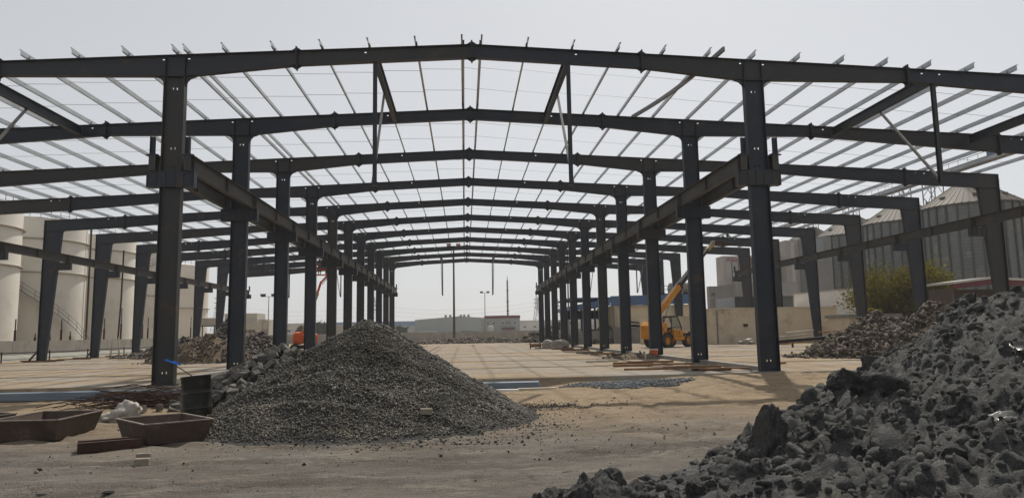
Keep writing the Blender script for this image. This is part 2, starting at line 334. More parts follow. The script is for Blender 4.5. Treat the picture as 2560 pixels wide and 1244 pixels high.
# slab: a gently uneven, sand-drifted top with a ragged front edge
sx = np.linspace(-37.3, 37.3, 190); sy = np.concatenate([[28.], 28.+np.linspace(.05, 1, 150)**1.5*88.2]); X, Y = np.meshgrid(sx, sy); Y[0] = Y[0]-.05+.03*fbm(sx*.7, 3.3)
Z = -.035*np.abs(fbm(X*.35, Y*.3, 2.)) + .03*np.clip(fbm(X*.8, Y*.5, 6.)-.1, 0, 1)*sstep(29, 31, Y) - .004; Z = np.minimum(Z, .002)
Z[0] = -.01
I = np.arange(X.size).reshape(X.shape); F = np.stack([I[:-1, :-1], I[:-1, 1:], I[1:, 1:], I[1:, :-1]], -1).reshape(-1, 4); V = np.stack([X, Y, Z], -1).reshape(-1, 3); nb = len(V)
fr = np.c_[sx, Y[0], np.full(len(sx), -.6)]; V = np.r_[V, fr]; k = np.arange(len(sx)-1); F = np.r_[F, np.c_[nb+k, nb+k+1, k+1, k]]
tag(link('floor_slab', np_mesh('floor_slab', V, F, M['slab'])), 'sand-dusted concrete floor slab under the steel frames', 'floor', kind='structure')

# ------------------------------------------------------------------ steel frames
Y1, BAY, NF = 28.54, 8.6026, 11
FY = [Y1 + BAY*i for i in range(NF)]
roof = lambda x: 13.77 - .0475*abs(x)
BOT = [(0, 13.19), (7.2, 12.80), (11.6, 12.30), (12.4, 12.30), (18.9, 12.27), (29.8, 11.38), (35.0, 11.10), (36.45, 11.10)]
def rbot(x):
    x = abs(x)
    for (a, za), (b, zb) in zip(BOT, BOT[1:]):
        if x <= b: return za + (zb-za)*(x-a)/(b-a)
    return BOT[-1][1]
def rafter_mesh(xs, s=1, holes=(), bot=rbot):
    m = MB(); fwid = .13; t = .024
    for a, b in zip(xs, xs[1:]):
        for zf, dz in ((roof, -t), (bot, t)):
            za, zb = zf(a), zf(b); m.hexa([(s*a, -fwid, za), (s*b, -fwid, zb), (s*b, fwid, zb), (s*a, fwid, za), (s*a, -fwid, za+dz), (s*b, -fwid, zb+dz), (s*b, fwid, zb+dz), (s*a, fwid, za+dz)])
        cuts = [a] + sorted(h + d for h in holes if a < h-.06 and h+.06 < b for d in (-.045, .045)) + [b]
        for c, d in zip(cuts, cuts[1:]):
            hole = any(abs((c+d)/2-h) < .01 for h in holes)
            for y in (-.007, .007):
                z = lambda q, f: bot(q)+t if f == 0 else roof(q)-t
                if not hole: m.add([(s*c, y, z(c, 0)), (s*d, y, z(d, 0)), (s*d, y, z(d, 1)), (s*c, y, z(c, 1))], [(0, 1, 2, 3)])
                else:
                    h1, h0 = roof(c)-.14, roof(c)-.19
                    m.add([(s*c, y, z(c, 0)), (s*d, y, z(d, 0)), (s*d, y, h0), (s*c, y, h0)], [(0, 1, 2, 3)])
                    m.add([(s*c, y, h1), (s*d, y, h1), (s*d, y, z(d, 1)), (s*c, y, z(c, 1))], [(0, 1, 2, 3)])
    return m.mesh('rafter', M['steel'])
def splice_mesh(x, s=1, bot=rbot):
    m = MB(); x *= s; zt, zb = roof(x), bot(x)
    m.box(x-.03, x+.03, -.15, .15, zb-.16, zt+.16)
    for z, d in ((zt, .125), (zb, -.125)):
        for q in (-1, 1): m.prism([(x+q*.028, z), (x+q*.26, z), (x+q*.028, z+d*1.25)], -.014, .014)
    for k in range(6):
        z = zb + .05 + (zt-zb-.1)*k/5
        for y in (-.09, .09): m.bar((x-.06, y, z), (x+.06, y, z), .035)
    return m.mesh('splice_plate', M['steel'])
def stiff_mesh(xs, s=1):
    m = MB()
    for x in xs: m.box(s*x-.008, s*x+.008, -.12, .12, rbot(x)+.024, roof(x)-.024)
    return m.mesh('stiffener', M['steel'])
def column_mesh():
    m = MB(); H = 12.298; d = .41; w = .16; t = .03
    m.box(-d, -d+t, -w, w, .04, H); m.box(d-t, d, -w, w, .04, H)
    zc = [.04, .42, .50, 8.52, 8.61, 9.28, 9.37, 11.75, 11.84, H]; xc = [-d+t, -.10, -.055, .055, .10, d-t]
    for j in range(len(zc)-1):
        for i in range(5):
            if j in (1, 3, 5, 7) and i in (1, 3): continue
            for y in (-.008, .008): m.add([(xc[i], y, zc[j]), (xc[i+1], y, zc[j]), (xc[i+1], y, zc[j+1]), (xc[i], y, zc[j+1])], [(0, 1, 2, 3)])
    for s in (-1, 1):                     # haunch fillets under the rafter
        m.prism([(s*d, H), (s*(d+.42), H), (s*(d+.2), H-.07), (s*(d+.07), H-.2), (s*d, H-.42)], -.05, .05)
    m.box(-d, d, -.15, .15, H-.02, H)
    return m.mesh('column', M['steel'])
def outer_mesh(s, xi_t=34.95, xi_b=35.75, xo=36.45, zt=11.1):
    m = MB(); w = .15; t = .028; zo = roof(xo)
    m.hexa([(s*xi_b, -w, .04), (s*(xi_b+t), -w, .04), (s*(xi_b+t), w, .04), (s*xi_b, w, .04), (s*xi_t, -w, zt), (s*(xi_t+t), -w, zt), (s*(xi_t+t), w, zt), (s*xi_t, w, zt)])
    m.hexa([(s*(xo-t), -w, .04), (s*xo, -w, .04), (s*xo, w, .04), (s*(xo-t), w, .04), (s*(xo-t), -w, zo), (s*xo, -w, zo), (s*xo, w, zo), (s*(xo-t), w, zo)])
    for y in (-.008, .008):
        m.add([(s*(xi_b+t), y, .04), (s*(xo-t), y, .04), (s*(xo-t), y, zo), (s*(xi_t+t), y, zo), (s*(xi_t+t), y, zt)], [(0, 1, 2, 3, 4)])
    m.box(min(s*xi_t, s*(xo-t)), max(s*xi_t, s*(xo-t)), -.14, .14, zt-.02, zt+.02)
    m.prism([(s*xi_t, zt), (s*(xi_t-.3), zt+.02), (s*(xi_t-.1), zt-.05), (s*(xi_t+.02), zt-.3)], -.012, .012)
    for z in (zt+.5, zt-.02, zt-.6): m.box(min(s*xo, s*(xo+.16)), max(s*xo, s*(xo+.16)), -.03, .03, z-.012, z+.012)   # girt cleats
    return m.mesh('column', M['steel'])
def bracket_mesh(x0, x1):
    m = MB(); z0, z1 = 7.73, 8.37
    m.box(x0, x1, -.17, .17, z0, z0+.028); m.box(x0, x1, -.17, .17, z1-.028, z1)
    m.box(x0+.03, x1-.03, -.172, -.16, z0+.028, z1-.028); m.box(x0+.03, x1-.03, .16, .172, z0+.028, z1-.028)
    for x in np.linspace(x0+.06, x1-.06, max(2, int((x1-x0)/.28))): m.box(x-.008, x+.008, -.195, -.172, z0+.028, z1-.028)
    m.box(x0, x0+.02, -.17, .17, z0+.02, z1-.02); m.box(x1-.02, x1, -.17, .17, z0+.02, z1-.02)
    return m.mesh('bracket', M['steel'])
def plate_mesh():
    m = MB().box(-.5, .5, -.26, .26, 0, .04)
    for x in (-.3, .3):
        for y in (-.21, .21): m.bar((x, y, .04), (x, y, .16), .035)
    return m.mesh('base_plate', M['steel'])
segs = [[0, 3.6, 7.2], [7.2, 11.6, 12.4, 18.9], [18.9, 24.3, 29.8], [29.8, 35.0, 36.4]]
hol = [(3.62, 4.4), (11.5, 12.5), (19.6, 20.4), (30.6, 31.2)]
RAF = {s: [rafter_mesh(g, s, h) for g, h in zip(segs, hol)] for s in (-1, 1)}
SPL = {s: [splice_mesh(x, s) for x in (7.2, 18.9, 29.8)] for s in (-1, 1)}; SPL0 = splice_mesh(0)
STF = {s: [stiff_mesh((q,), s) for q in (11.62, 12.38)] for s in (-1, 1)}
COLM, PLM = column_mesh(), plate_mesh()
OUT = {s: outer_mesh(s) for s in (-1, 1)}
BRI = bracket_mesh(-.92, .92); BRO = {1: bracket_mesh(34.1, 35.25), -1: bracket_mesh(-35.25, -34.1)}
nbot = lambda x: rbot(x) if abs(x) < 18.9 else 12.27 + (11.3-12.27)*(abs(x)-18.9)/(29.95-18.9)
RAFN = rafter_mesh([18.9, 24.3, 28.5, 29.9], 1, (19.6, 20.4), nbot); OUTN = outer_mesh(1, 28.5, 29.25, 29.95, 11.4)
ordn = ['first', 'second', 'third', 'fourth', 'fifth', 'sixth', 'seventh', 'eighth', 'ninth', 'tenth', 'last']
for i, y in enumerate(FY):
    fr = empty('steel_portal_frame', (0, y, 0), 0, f'dark steel portal frame, {ordn[i]} in the row behind the gravel heap', 'steel frame', 'portal frames of the unfinished shed')
    narrow = i >= 8
    for s in (-1, 1):
        c = link('column', COLM, fr, (s*12, 0, 0)); link('bracket', BRI, c); link('base_plate', PLM, c)
        c2 = link('column', OUTN if (narrow and s == 1) else OUT[s], fr)
        link('base_plate', PLM, c2, ((29.6 if narrow and s == 1 else 36.1)*s, 0, 0))
        if not (narrow and s == 1): link('bracket', BRO[s], c2)
        for k in range(4):
            if narrow and s == 1 and k >= 2:
                if k == 2: link('rafter', RAFN, fr)
                continue
            r_ = link('rafter', RAF[s][k], fr)
            if k < 3: link('splice_plate', SPL[s][k], r_)
            if k == 1:
                for q in STF[s]: link('stiffener', q, r_)
            if k == 0 and s == 1: link('splice_plate', SPL0, r_)

# crane runway beams
def runway(x, i0, i1, label):
    e = empty('crane_runway_beam', (x, FY[i0], 8.37), 0, label, 'crane beam', 'crane runway beams on the column brackets')
    for i in range(i0, i1):
        m = MB(); a = (-.28 if i == i0 else .006); b = BAY + (.28 if i == i1-1 else -.006)
        m.box(-.15, .15, a, b, .655, .68); m.box(-.12, .12, a, b, 0, .022); m.box(-.007, .007, a, b, .022, .655)
        for yy in (.16, BAY/2, BAY-.16): m.box(-.115, .115, yy-.008, yy+.008, .022, .655)
        m.box(-.13, .13, a, a+.02, .022, .655)
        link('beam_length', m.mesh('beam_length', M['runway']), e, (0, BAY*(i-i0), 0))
    for yy in (-.26, BAY*(i1-i0)+.26):
        m = MB().box(-.09, .09, yy-.008, yy+.008, .68, 1.36); m.box(-.09, -.07, yy-.07, yy+.07, .68, 1.36); m.box(.07, .09, yy-.07, yy+.07, .68, 1.36)
        m.box(-.24, .24, yy-.05, yy+.05, .6, .652)
        m.build('end_stop', M['steel'], e)
runway(-12.68, 0, 10, 'long crane runway beam on the side-aisle face of the columns by the oil drum')
runway(-11.32, 0, 10, 'long crane runway beam on the nave face of the columns by the oil drum')
runway(11.32, 0, 10, 'long crane runway beam on the nave face of the columns above the timber planks')
runway(12.68, 0, 10, 'long crane runway beam on the silo-side face of the columns above the timber planks')
runway(-34.45, 0, 10, 'crane runway beam along the outer columns beside the white tanks')
runway(34.45, 0, 7, 'crane runway beam along the outer columns in front of the grain silos')

# roof purlins, lapped over every rafter
def zsec(m, y0, y1, s, off=0, h=.25, f=.07, t=.006):
    o = off
    m.box(-t/2+o, t/2+o, y0, y1, t, h-t)
    m.box(*sorted((o-s*t/2, o+s*f)), y0, y1, h-t, h); m.box(*sorted((o+s*t/2, o-s*f)), y0, y1, 0, t)
PUR = {}
for s in (-1, 1):
    for k, (a, b) in enumerate(((-.55, BAY+.3), (-.3, BAY+.3), (-.3, BAY+.45))):
        for par in (0, 1):
            m = MB(); zsec(m, a, b, s, par*.007)
            m.box(-.05, .05, -.006, .006, .0, .17); PUR[s, k, par] = m.mesh('purlin_length', M['galv'])
px = [.38 + 1.93*k for k in range(19)]
def purlin(x, s, n=10):
    e = empty('roof_purlin', (x, Y1, roof(x)+.002), 0, 'galvanised Z-section purlin running lengthwise across the rafter tops', 'purlin', 'roof purlins laid over the portal frames')
    for j in range(n):
        k = 0 if j == 0 else (2 if j == n-1 else 1)
        link('purlin_length', PUR[s, k, j % 2], e, (0, BAY*j, 0))
for x in px:
    purlin(-x, -1); purlin(x, 1, 10 if x < 29.9 else 7)
purlin(-11.53, -1)
# sag rods between the purlins
for i in range(10):
    for q in (.34, .67):
        y = FY[i] + BAY*q; xe = 36 if i < 7 else 29.7
        pts = []
        xs = sorted([-v for v in px] + [v for v in px if v < xe])
        for k, x in enumerate(xs): pts.append((x, y, roof(x)+.08)); pts.append((x+.03, y, roof(x)+.17))
        o = MB().tube(pts, .009, 4).build('sag_rod', M['rod'])
        tag(o, 'thin sag rod strung across the roof between purlins', 'rod', 'sag rods across the roof')

# struts with hanging posts near both gable frames
def hanger(x, i, j, place):
    y, y2 = FY[i], FY[j]; d = 1 if j > i else -1
    e = empty('hanging_brace', (x, y, 7.8), 0, f'hanging steel post with strut and diagonal, {place}', 'brace', 'hanging braces under the end rafters')
    zb = rbot(x)-7.8
    MB().ibeam((0, 0, 0), (0, 0, zb), .16, .16, .016, .01).build('post', M['steel'], e)
    MB().box(-.1, .1, -.1, .1, -.02, -.001).build('end_plate', M['steel'], e)
    zs = roof(x)-7.8-.36
    MB().ibeam((0, .14*d, zs), (0, (y2-y)-.14*d, zs), .22, .46, .016, .01).build('strut', M['steel'], e)
    q = 1 if x > 0 else -1
    MB().bar((q*.09, .1*d, .12), (q*.09, (y2-y)*.47, zs-.24), .1, .09).build('diagonal', M['galv_dark'], e)
for x, w in ((-4.0, 'left of the ridge over the gravel heap'), (4.05, 'right of the ridge near the gravel patch'), (20.05, 'over the bay beside the clay heap'), (-20.1, 'over the bay beside the steel trays')): hanger(x, 0, 1, w)
for x, w in ((-3.9, 'at the far gable beside the tall lamp mast'), (4.15, 'at the far gable above the band-topped house'), (-28.2, 'at the far gable above the cream house'), (-20.1, 'at the far gable beside the orange boom lift'), (27.9, 'at the far gable before the blue hall'), (20.0, 'at the far gable beside the blue hall eave')): hanger(x, 10, 9, w)
# plain strut over the silo side
m = MB().ibeam((28.0, FY[0]+.14, roof(28)-.36), (28.0, FY[1]-.14, roof(28)-.36), .22, .46, .016, .01)
tag(m.build('roof_strut', M['steel']), 'dark I-section strut joining the front two frames on the silo side', 'strut')
m = MB().ibeam((-28.0, FY[0]+.14, roof(28)-.36), (-28.0, FY[1]-.14, roof(28)-.36), .22, .46, .016, .01)
tag(m.build('roof_strut', M['steel']), 'dark I-section strut joining the front two frames on the tank side', 'strut')
# bent loose purlin lying between the first frames
m = MB(); P0, P1 = Vector((10.55, Y1-.7, 13.42)), Vector((8.9, FY[1]+.2, 13.42)); prev = None
for k in range(13):
    t = k/12; p = P0.lerp(P1, t) + Vector((.1*math.sin(math.pi*t), 0, -.14*math.sin(math.pi*t)))
    if prev: m.bar(prev, p, .09, .2)
    prev = p
tag(m.build('bent_purlin', M['galv_dark']), 'loose sagging steel strip hung askew between the first two frames', 'steel strip')

# concrete ground beams between the inner columns
for s in (-1, 1):
    for i in range(0, 6):
        m = MB().box(-.22, .22, .56, BAY-.56, -.1, .2)
        o = m.build('ground_beam', M['concrete'], None, (12*s, FY[i], 0), (0, 0, R(.15*random.uniform(-1, 1))))
        tag(o, 'low concrete ground beam between ' + ('column feet beside the timber planks' if s > 0 else 'column feet behind the block pile'), 'kerb', 'ground beams between the inner columns')
        if s > 0:
            o = MB().box(-.62, .62, -.5, .5, -.2, .038).build('column_footing', M['concrete'], None, (12, FY[i], 0)); tag(o, 'square concrete pad under a column by the planks', 'footing', 'column pads')

# ------------------------------------------------------------------ scatter tools
def rand_rot(n):
    q = rng.normal(size=(n, 4)); q /= np.linalg.norm(q, axis=1, keepdims=True); w, x, y, z = q.T
    return np.stack([np.stack([1-2*(y*y+z*z), 2*(x*y-z*w), 2*(x*z+y*w)], -1), np.stack([2*(x*y+z*w), 1-2*(x*x+z*z), 2*(y*z-x*w)], -1), np.stack([2*(x*z-y*w), 2*(y*z+x*w), 1-2*(x*x+y*y)], -1)], 1)
def instances(P, scale, base, faces, rot=None, tint=None):      # P (n,3), scale (n,) or (n,3), base (variants, nv, 3)
    n = len(P); b = base[rng.integers(0, len(base), n)]; sc = np.asarray(scale); sc = sc[:, None] if sc.ndim == 1 else sc
    b = b*sc[:, None, :]; rot = rand_rot(n) if rot is None else rot
    V = np.einsum('nij,nvj->nvi', rot, b) + P[:, None, :]; nv = base.shape[1]
    F = (faces[None] + (np.arange(n)*nv)[:, None, None]).reshape(-1, faces.shape[1])
    t = rng.uniform(.6, 1.45, n) if tint is None else tint
    return V.reshape(-1, 3), F, np.repeat(t, nv)
OCT = np.array([(1, 0, 0), (0, 1, 0), (-1, 0, 0), (0, -1, 0), (0, 0, 1), (0, 0, -1)], float)
OCTF = np.array([(0, 1, 4), (1, 2, 4), (2, 3, 4), (3, 0, 4), (1, 0, 5), (2, 1, 5), (3, 2, 5), (0, 3, 5)])
STONE = np.stack([OCT*rng.uniform(.55, 1.15, (6, 1)) + rng.normal(0, .16, (6, 3)) for _ in range(24)])
CUB = np.array([(-1, -1, -1), (1, -1, -1), (1, 1, -1), (-1, 1, -1), (-1, -1, 1), (1, -1, 1), (1, 1, 1), (-1, 1, 1)], float)
CUBF = np.array([(0, 3, 2, 1), (4, 5, 6, 7), (0, 1, 5, 4), (1, 2, 6, 5), (2, 3, 7, 6), (3, 0, 4, 7)])
CHIP = np.stack([CUB*rng.uniform(.7, 1.1, (8, 1)) + rng.normal(0, .14, (8, 3)) for _ in range(24)])
def ico(sub):
    bm = bmesh.new(); bmesh.ops.create_icosphere(bm, subdivisions=sub, radius=1); bm.verts.ensure_lookup_table()
    v = np.array([x.co[:] for x in bm.verts]); f = np.array([[q.index for q in t.verts] for t in bm.faces]); bm.free(); return v, f
def clods(sub, nvar, seed, amp=.35):
    v, f = ico(sub); out = []
    for k in range(nvar):
        o = seed*31 + k*7.7; x, y, z = v.T; w = .3*fbm(x*2+o, y*2, z*2+5, 3)
        d = 1 + amp*fbm(x*1.2+o, y*1.2, z*1.2, 3) - .22*np.abs(fbm(x*2.3+w+o, y*2.3+w, z*2.3, 4)) + .09*np.abs(fbm(x*7+o, y*7, z*7, 3))
        p = v*d[:, None]
        for _ in range(4):                       # flat broken faces
            n = rng.normal(size=3); n /= np.linalg.norm(n); h = rng.uniform(.5, .8); e = p@n - h; p = p - np.where(e > 0, e*.8, 0)[:, None]*n
        x, y, z = p.T; p = p*(1 + .10*fbm(x*5+o, y*5, z*5, 4) + .05*fbm(x*13+o, y*13, z*13, 3))[:, None]
        out.append(p)
    return np.stack(out), f

# ------------------------------------------------------------------ gravel heap
def hheap(x, y):
    x = np.asarray(x, float); y = np.asarray(y, float)
    dx, dy = x+2.8, y-18.0; dx = np.where(dx < 0, dx*1.08, dx*1.07); a = np.arctan2(dy, dx); r = np.hypot(dx, dy)*(1+.06*fbm(np.cos(a)*1.6+4, np.sin(a)*1.6, 2.))
    k = 8.; c1 = np.log1p(np.exp(k*(2.50-.57*np.sqrt(r*r+.08))))/k
    r2 = np.hypot((x+4.0)/1.2, y-16.6); c2 = np.log1p(np.exp(7*(1.15-.55*np.sqrt(r2*r2+.1))))/7
    r3 = np.hypot((x+.4)/1.5, y-17.2); c3 = np.log1p(np.exp(8*(.45-.42*np.sqrt(r3*r3+.1))))/8
    h = np.maximum(np.maximum(c1, c2), c3)
    return h + np.minimum(h, .6)*(.2*fbm(x*.8, y*.8, 4.) + .09*fbm(x*2.4, y*2.4, 8.)) - .05
hx = np.arange(-8.4, 3.4, .07); hy = np.arange(12.2, 24., .07); X, Y = np.meshgrid(hx, hy); Z = hheap(X, Y) + zground(X, Y)
I = np.arange(X.size).reshape(X.shape); F = np.stack([I[:-1, :-1], I[:-1, 1:], I[1:, 1:], I[1:, :-1]], -1).reshape(-1, 4)
keep = (hheap(X, Y).ravel()[F] > .0).any(1)
gh = empty('gravel_heap', (-2.8, 18.0, -.2), 0, 'tall cone-shaped heap of dark crushed gravel beside the oil drum', 'gravel heap')
o = tag(link('gravel_bed', np_mesh('gravel_bed', np.stack([X, Y, Z], -1).reshape(-1, 3), F[keep], M['heapcore'], True)), kind='stuff'); o.parent = gh; o.matrix_parent_inverse = Matrix.Translation((2.8, -18.0, .2))
n = 240000; sx_ = rng.uniform(-8.4, 4.6, n); sy_ = rng.uniform(11.2, 21, n); hh = hheap(sx_, sy_)
pr = np.where(hh > .07, 1.0, np.exp(-(np.clip(.07-hh, 0, 1))*16)*.55)*np.where(hh > 0, 1, .6)
pr = np.where((hh > .1) & (sy_ > 19.8), .12, pr)
tail = .5*np.exp(-((sx_-1.5)/1.5)**2 - ((sy_-19.2)/.8)**2) + .3*np.exp(-((sx_+1.2)/2.2)**2 - ((sy_-13.4)/.7)**2) + .34*np.exp(-((sx_-.6)/1.4)**2 - ((sy_-15.2)/1.)**2)
k = rng.uniform(size=n) < np.maximum(pr*(.95), tail)*(.85)
k &= (hh > .03) | (rng.uniform(size=n) < .4*np.exp(-np.clip(-hh+.03, 0, 1)*25) + tail*.8)
sx_, sy_, hh = sx_[k], sy_[k], hh[k]; sz = rng.gamma(3.2, .0048, len(sx_)) + .006
P = np.stack([sx_, sy_, np.maximum(hh, 0) + zground(sx_, sy_) + sz*.3], -1)
tn = rng.uniform(.45, 1.35, len(P))*(1+.9*fbm(sx_*.6, sy_*.6, 3.)+.5*fbm(sx_*2.0, sy_*2.0, 5.)); tn[rng.uniform(size=len(P)) < .03] *= 1.9
V, F, T = instances(P, sz, STONE, OCTF, tint=tn)
o = tag(link('gravel_stones', np_mesh('gravel_stones', V, F, M['gravel'], tint=T)), kind='stuff'); o.parent = gh; o.matrix_parent_inverse = Matrix.Translation((2.8, -18.0, .2))
# flat patch of chippings
n = 15000; a = rng.uniform(0, 2*np.pi, n); rr = np.sqrt(rng.uniform(0, 1, n)); qx = 5.5 + 2.25*rr*np.cos(a)*(1+.2*np.sin(3*a)); qy = 25.3 + 1.7*rr*np.sin(a)*(1+.2*np.cos(2*a))
kk = rng.uniform(size=n) < np.clip(1.5-1.35*rr + .5*fbm(qx*1.4, qy*1.4, 3.), .03, 1)*.97; qx, qy = qx[kk], qy[kk]
sz = rng.gamma(6., .0045, len(qx)) + .012; V, F, T = instances(np.stack([qx, qy, zground(qx, qy)+sz*.3], -1), sz, STONE, OCTF)
tag(link('gravel_patch', np_mesh('gravel_patch', V, F, M['bluegravel'], tint=T)), 'thin patch of blue-grey chippings on the sand by the slab edge', 'gravel', kind='stuff')
# loose pebbles over the yard
n = 16000; qx = rng.uniform(-12, 12, n); qy = 7+20*rng.uniform(0, 1, n)**1.3; kk = fbm(qx*.5, qy*.5, 8.) > rng.uniform(-.6, .5, n); qx, qy = qx[kk], qy[kk]; n = len(qx); sz = rng.gamma(1.6, .0032, n)+.003
V, F, T = instances(np.stack([qx, qy, zground(qx, qy)+sz*.2], -1), sz, STONE, OCTF); tag(link('loose_pebbles', np_mesh('loose_pebbles', V, F, M['rubble'], tint=T*1.1)), 'loose pebbles strewn over the bare yard', 'pebbles', kind='stuff')

# ------------------------------------------------------------------ clay heap
CP = np.array([(2.33,8.7,-.08),(2.82,9.1,-.02),(3.55,9.7,.02),(4.25,10.3,.2),(5.04,11,.42),(6.06,12,.74),(7.24,13,.95),(8.53,14,1.2),(9.3,14.5,1.6),(10.09,14.5,2.2),(10.7,14.5,2.08),(11.22,14,2.15),
 (8.68,11.2,1.8),(6.94,9,1.0),(5.65,7.5,.5),(4.79,6.5,.17),(3.57,6.8,.02),(4.56,8.4,.26),(2.55,7.2,-.05),(6.5,10.5,.88),(8.28,12,1.55),(7.3,11.1,1.32),(5.6,9.6,.75),
 (1.5,9.8,-.35),(3,11.4,-.35),(4.2,12.7,-.35),(5.5,14.2,-.35),(7,15.8,-.35),(8.5,17.5,-.35),(10,18.5,-.35),(12.5,19,-.35),(14.5,18,.2),(1.2,9,-.35),
 (2,5.5,-.3),(4,4.6,-.3),(6,5,0.),(8,6,.6),(9,8,1.4),(12,11,2.35),(14.5,14,2.2),(11,8,1.6),(1,7,-.35),(15,9,1.9),(1.4,8.2,-.3),(13,6,1.2),(15,5,1.)], float)
def tps_fit(P):
    d = np.hypot(P[:, None, 0]-P[None, :, 0], P[:, None, 1]-P[None, :, 1]); K = d*d*np.log(d+1e-9) + np.eye(len(P))*.02
    A = np.block([[K, np.c_[np.ones(len(P)), P[:, :2]]], [np.c_[np.ones(len(P)), P[:, :2]].T, np.zeros((3, 3))]])
    return np.linalg.solve(A, np.r_[P[:, 2], 0, 0, 0])
CW = tps_fit(CP)
def hclay0(x, y):
    sh = np.shape(x); x = np.ravel(x); y = np.ravel(y); z = CW[-3] + CW[-2]*x + CW[-1]*y
    for (a, b, _), w in zip(CP, CW): d2 = (x-a)**2 + (y-b)**2; z = z + w*.5*d2*np.log(d2+1e-12)
    return z.reshape(sh)
def hclay(x, y):
    z = hclay0(x, y); g = sstep(-.25, .25, z); wx = x+.25*fbm(x*1.1, y*1.1, 7.); wy = y+.25*fbm(x*1.1, y*1.1, 9.)
    rid = 1-np.abs(fbm(wx*.55, wy*.55, 3., 5)); r2_ = 1-np.abs(fbm(wx*1.5+4, wy*1.5, 7., 5, .55)); cl = sstep(-.2, .35, fbm(x*.7, y*.7, 12., 3)); ed = sstep(1.4, .3, z)
    b1 = np.abs(vnoise(wx*2.1, wy*2.1, 6.)); b2 = np.abs(fbm(wx*4.5+3, wy*4.5, 2., 3)); cr = fbm(x*11, y*11, 2., 5, .65)
    return z + g*(.5*(rid-.82) + .34*(r2_-.82) + (.16+.04*ed)*(b1-.3) + (.09+.2*cl)*(b2-.2) + .045*cr*(.5+cl) + .02*fbm(x*30, y*30, 4., 3))
cx_ = np.arange(0.6, 14., .032); cy_ = np.arange(4.8, 18.6, .032); X, Y = np.meshgrid(cx_, cy_); Z = hclay(X, Y)
I = np.arange(X.size).reshape(X.shape); F = np.stack([I[:-1, :-1], I[:-1, 1:], I[1:, 1:], I[1:, :-1]], -1).reshape(-1, 4)
keep = (Z.ravel()[F] > -.32).any(1)
ch = empty('clay_heap', (8, 12, -.2), 0, 'large dark grey heap of wet excavated clay and clods', 'clay heap')
PI_ = Matrix.Translation((-8, -12, .2))
o = tag(link('clay_mass', np_mesh('clay_mass', np.stack([X, Y, Z], -1).reshape(-1, 3), F[keep], M['clay'], True)), kind='stuff'); o.parent = ch; o.matrix_parent_inverse = PI_
CL2, CF2 = clods(2, 14, 3); CL3, CF3 = clods(5, 10, 5, .5)
def slabs(sub, nvar, seed):
    v, f = ico(sub); out = []
    for k in range(nvar):
        o = seed*13 + k*5.3; p = v*(1+.25*fbm(v[:, 0]*1.4+o, v[:, 1]*1.4, v[:, 2]*1.4, 2))[:, None]
        for _ in range(13):
            n = rng.normal(size=3); n /= np.linalg.norm(n); h = rng.uniform(.38, .8); e = p@n - h; p = p - np.where(e > 0, e*.96, 0)[:, None]*n
        x, y, z = p.T; p = p*(1 + .24*fbm(x*3.5+o, y*3.5, z*3.5, 4, .6) + .15*fbm(x*11+o, y*11, z*11, 4, .65))[:, None]; out.append(p*1.35)
    return np.stack(out), f
SL3, SF3 = slabs(3, 16, 2); SL5, SF5 = slabs(5, 10, 8)
n = 2600; qx = rng.uniform(.9, 13., n); qy = rng.uniform(5.2, 16.8, n); qz = hclay(qx, qy); cl = fbm(qx*.55+7, qy*.55, 5., 4); edge = sstep(1.5, .5, qz)
kk = (qz > -.22) & (rng.uniform(size=n) < (.03+.5*np.clip(cl+.02, 0, 1)+.2*edge)*np.where(qy > 13.2, .5, 1)); qx, qy, qz = qx[kk], qy[kk], qz[kk]
sz = .045 + rng.gamma(1.5, .048, len(qx)); sz = np.minimum(sz, np.where((qy > 12.5) | (qx < 4.6), .15, .26)); V, F, T = instances(np.stack([qx, qy, qz-sz*.32], -1), 1.15*sz[:, None]*np.stack([rng.uniform(.8, 1.4, len(qx)), rng.uniform(.7, 1.1, len(qx)), rng.uniform(.45, .9, len(qx))], -1), SL3, SF3)
o = tag(link('clay_lumps', np_mesh('clay_lumps', V, F, M['clay'])), kind='stuff'); o.parent = ch; o.matrix_parent_inverse = PI_
n = 15000; qx = rng.uniform(.9, 13.5, n); qy = rng.uniform(5., 17.5, n); qz = hclay(qx, qy); cl = fbm(qx*.7, qy*.7, 5.)
kk = (qz > -.24) & (rng.uniform(size=n) < .3+.9*np.clip(cl+.25, 0, 1)); qx, qy, qz = qx[kk], qy[kk], qz[kk]
sz = .012 + rng.gamma(1.2, .018, len(qx)); sz = np.minimum(sz, .11); V, F, T = instances(np.stack([qx, qy, qz+sz*.15], -1), sz[:, None]*rng.uniform(.7, 1.2, (len(qx), 3)), CL2, CF2)
o = tag(link('small_clods', np_mesh('small_clods', V, F, M['clay'])), kind='stuff'); o.parent = ch; o.matrix_parent_inverse = PI_
CLM = [np_mesh('clay_boulder', SL5[k], SF5, M['clay'], True) for k in range(len(SL5))]; EGG = np_mesh('clay_boulder', CL3[2], CF3, M['clay'], True)
def boulder(x, y, z, s, label, rot=None, group='clay boulders on the heap'):
    o = link('clay_boulder', random.choice(CLM), None, (x, y, z), rot or [random.uniform(0, 6.3) for _ in range(3)], s if isinstance(s, tuple) else (s, s*random.uniform(.7, 1), s*random.uniform(.65, .95)))
    tag(o, label, 'boulder', group); return o
boulder(3.66, 9.6, .3, (.2, .22, .43), 'upright egg-shaped grey clay boulder standing at the heap foot', (.1, .15, .6)).data = EGG
boulder(3.42, 9.35, .03, (.16, .17, .2), 'small rounded clay boulder leaning on the upright boulder', (.2, .3, .1))
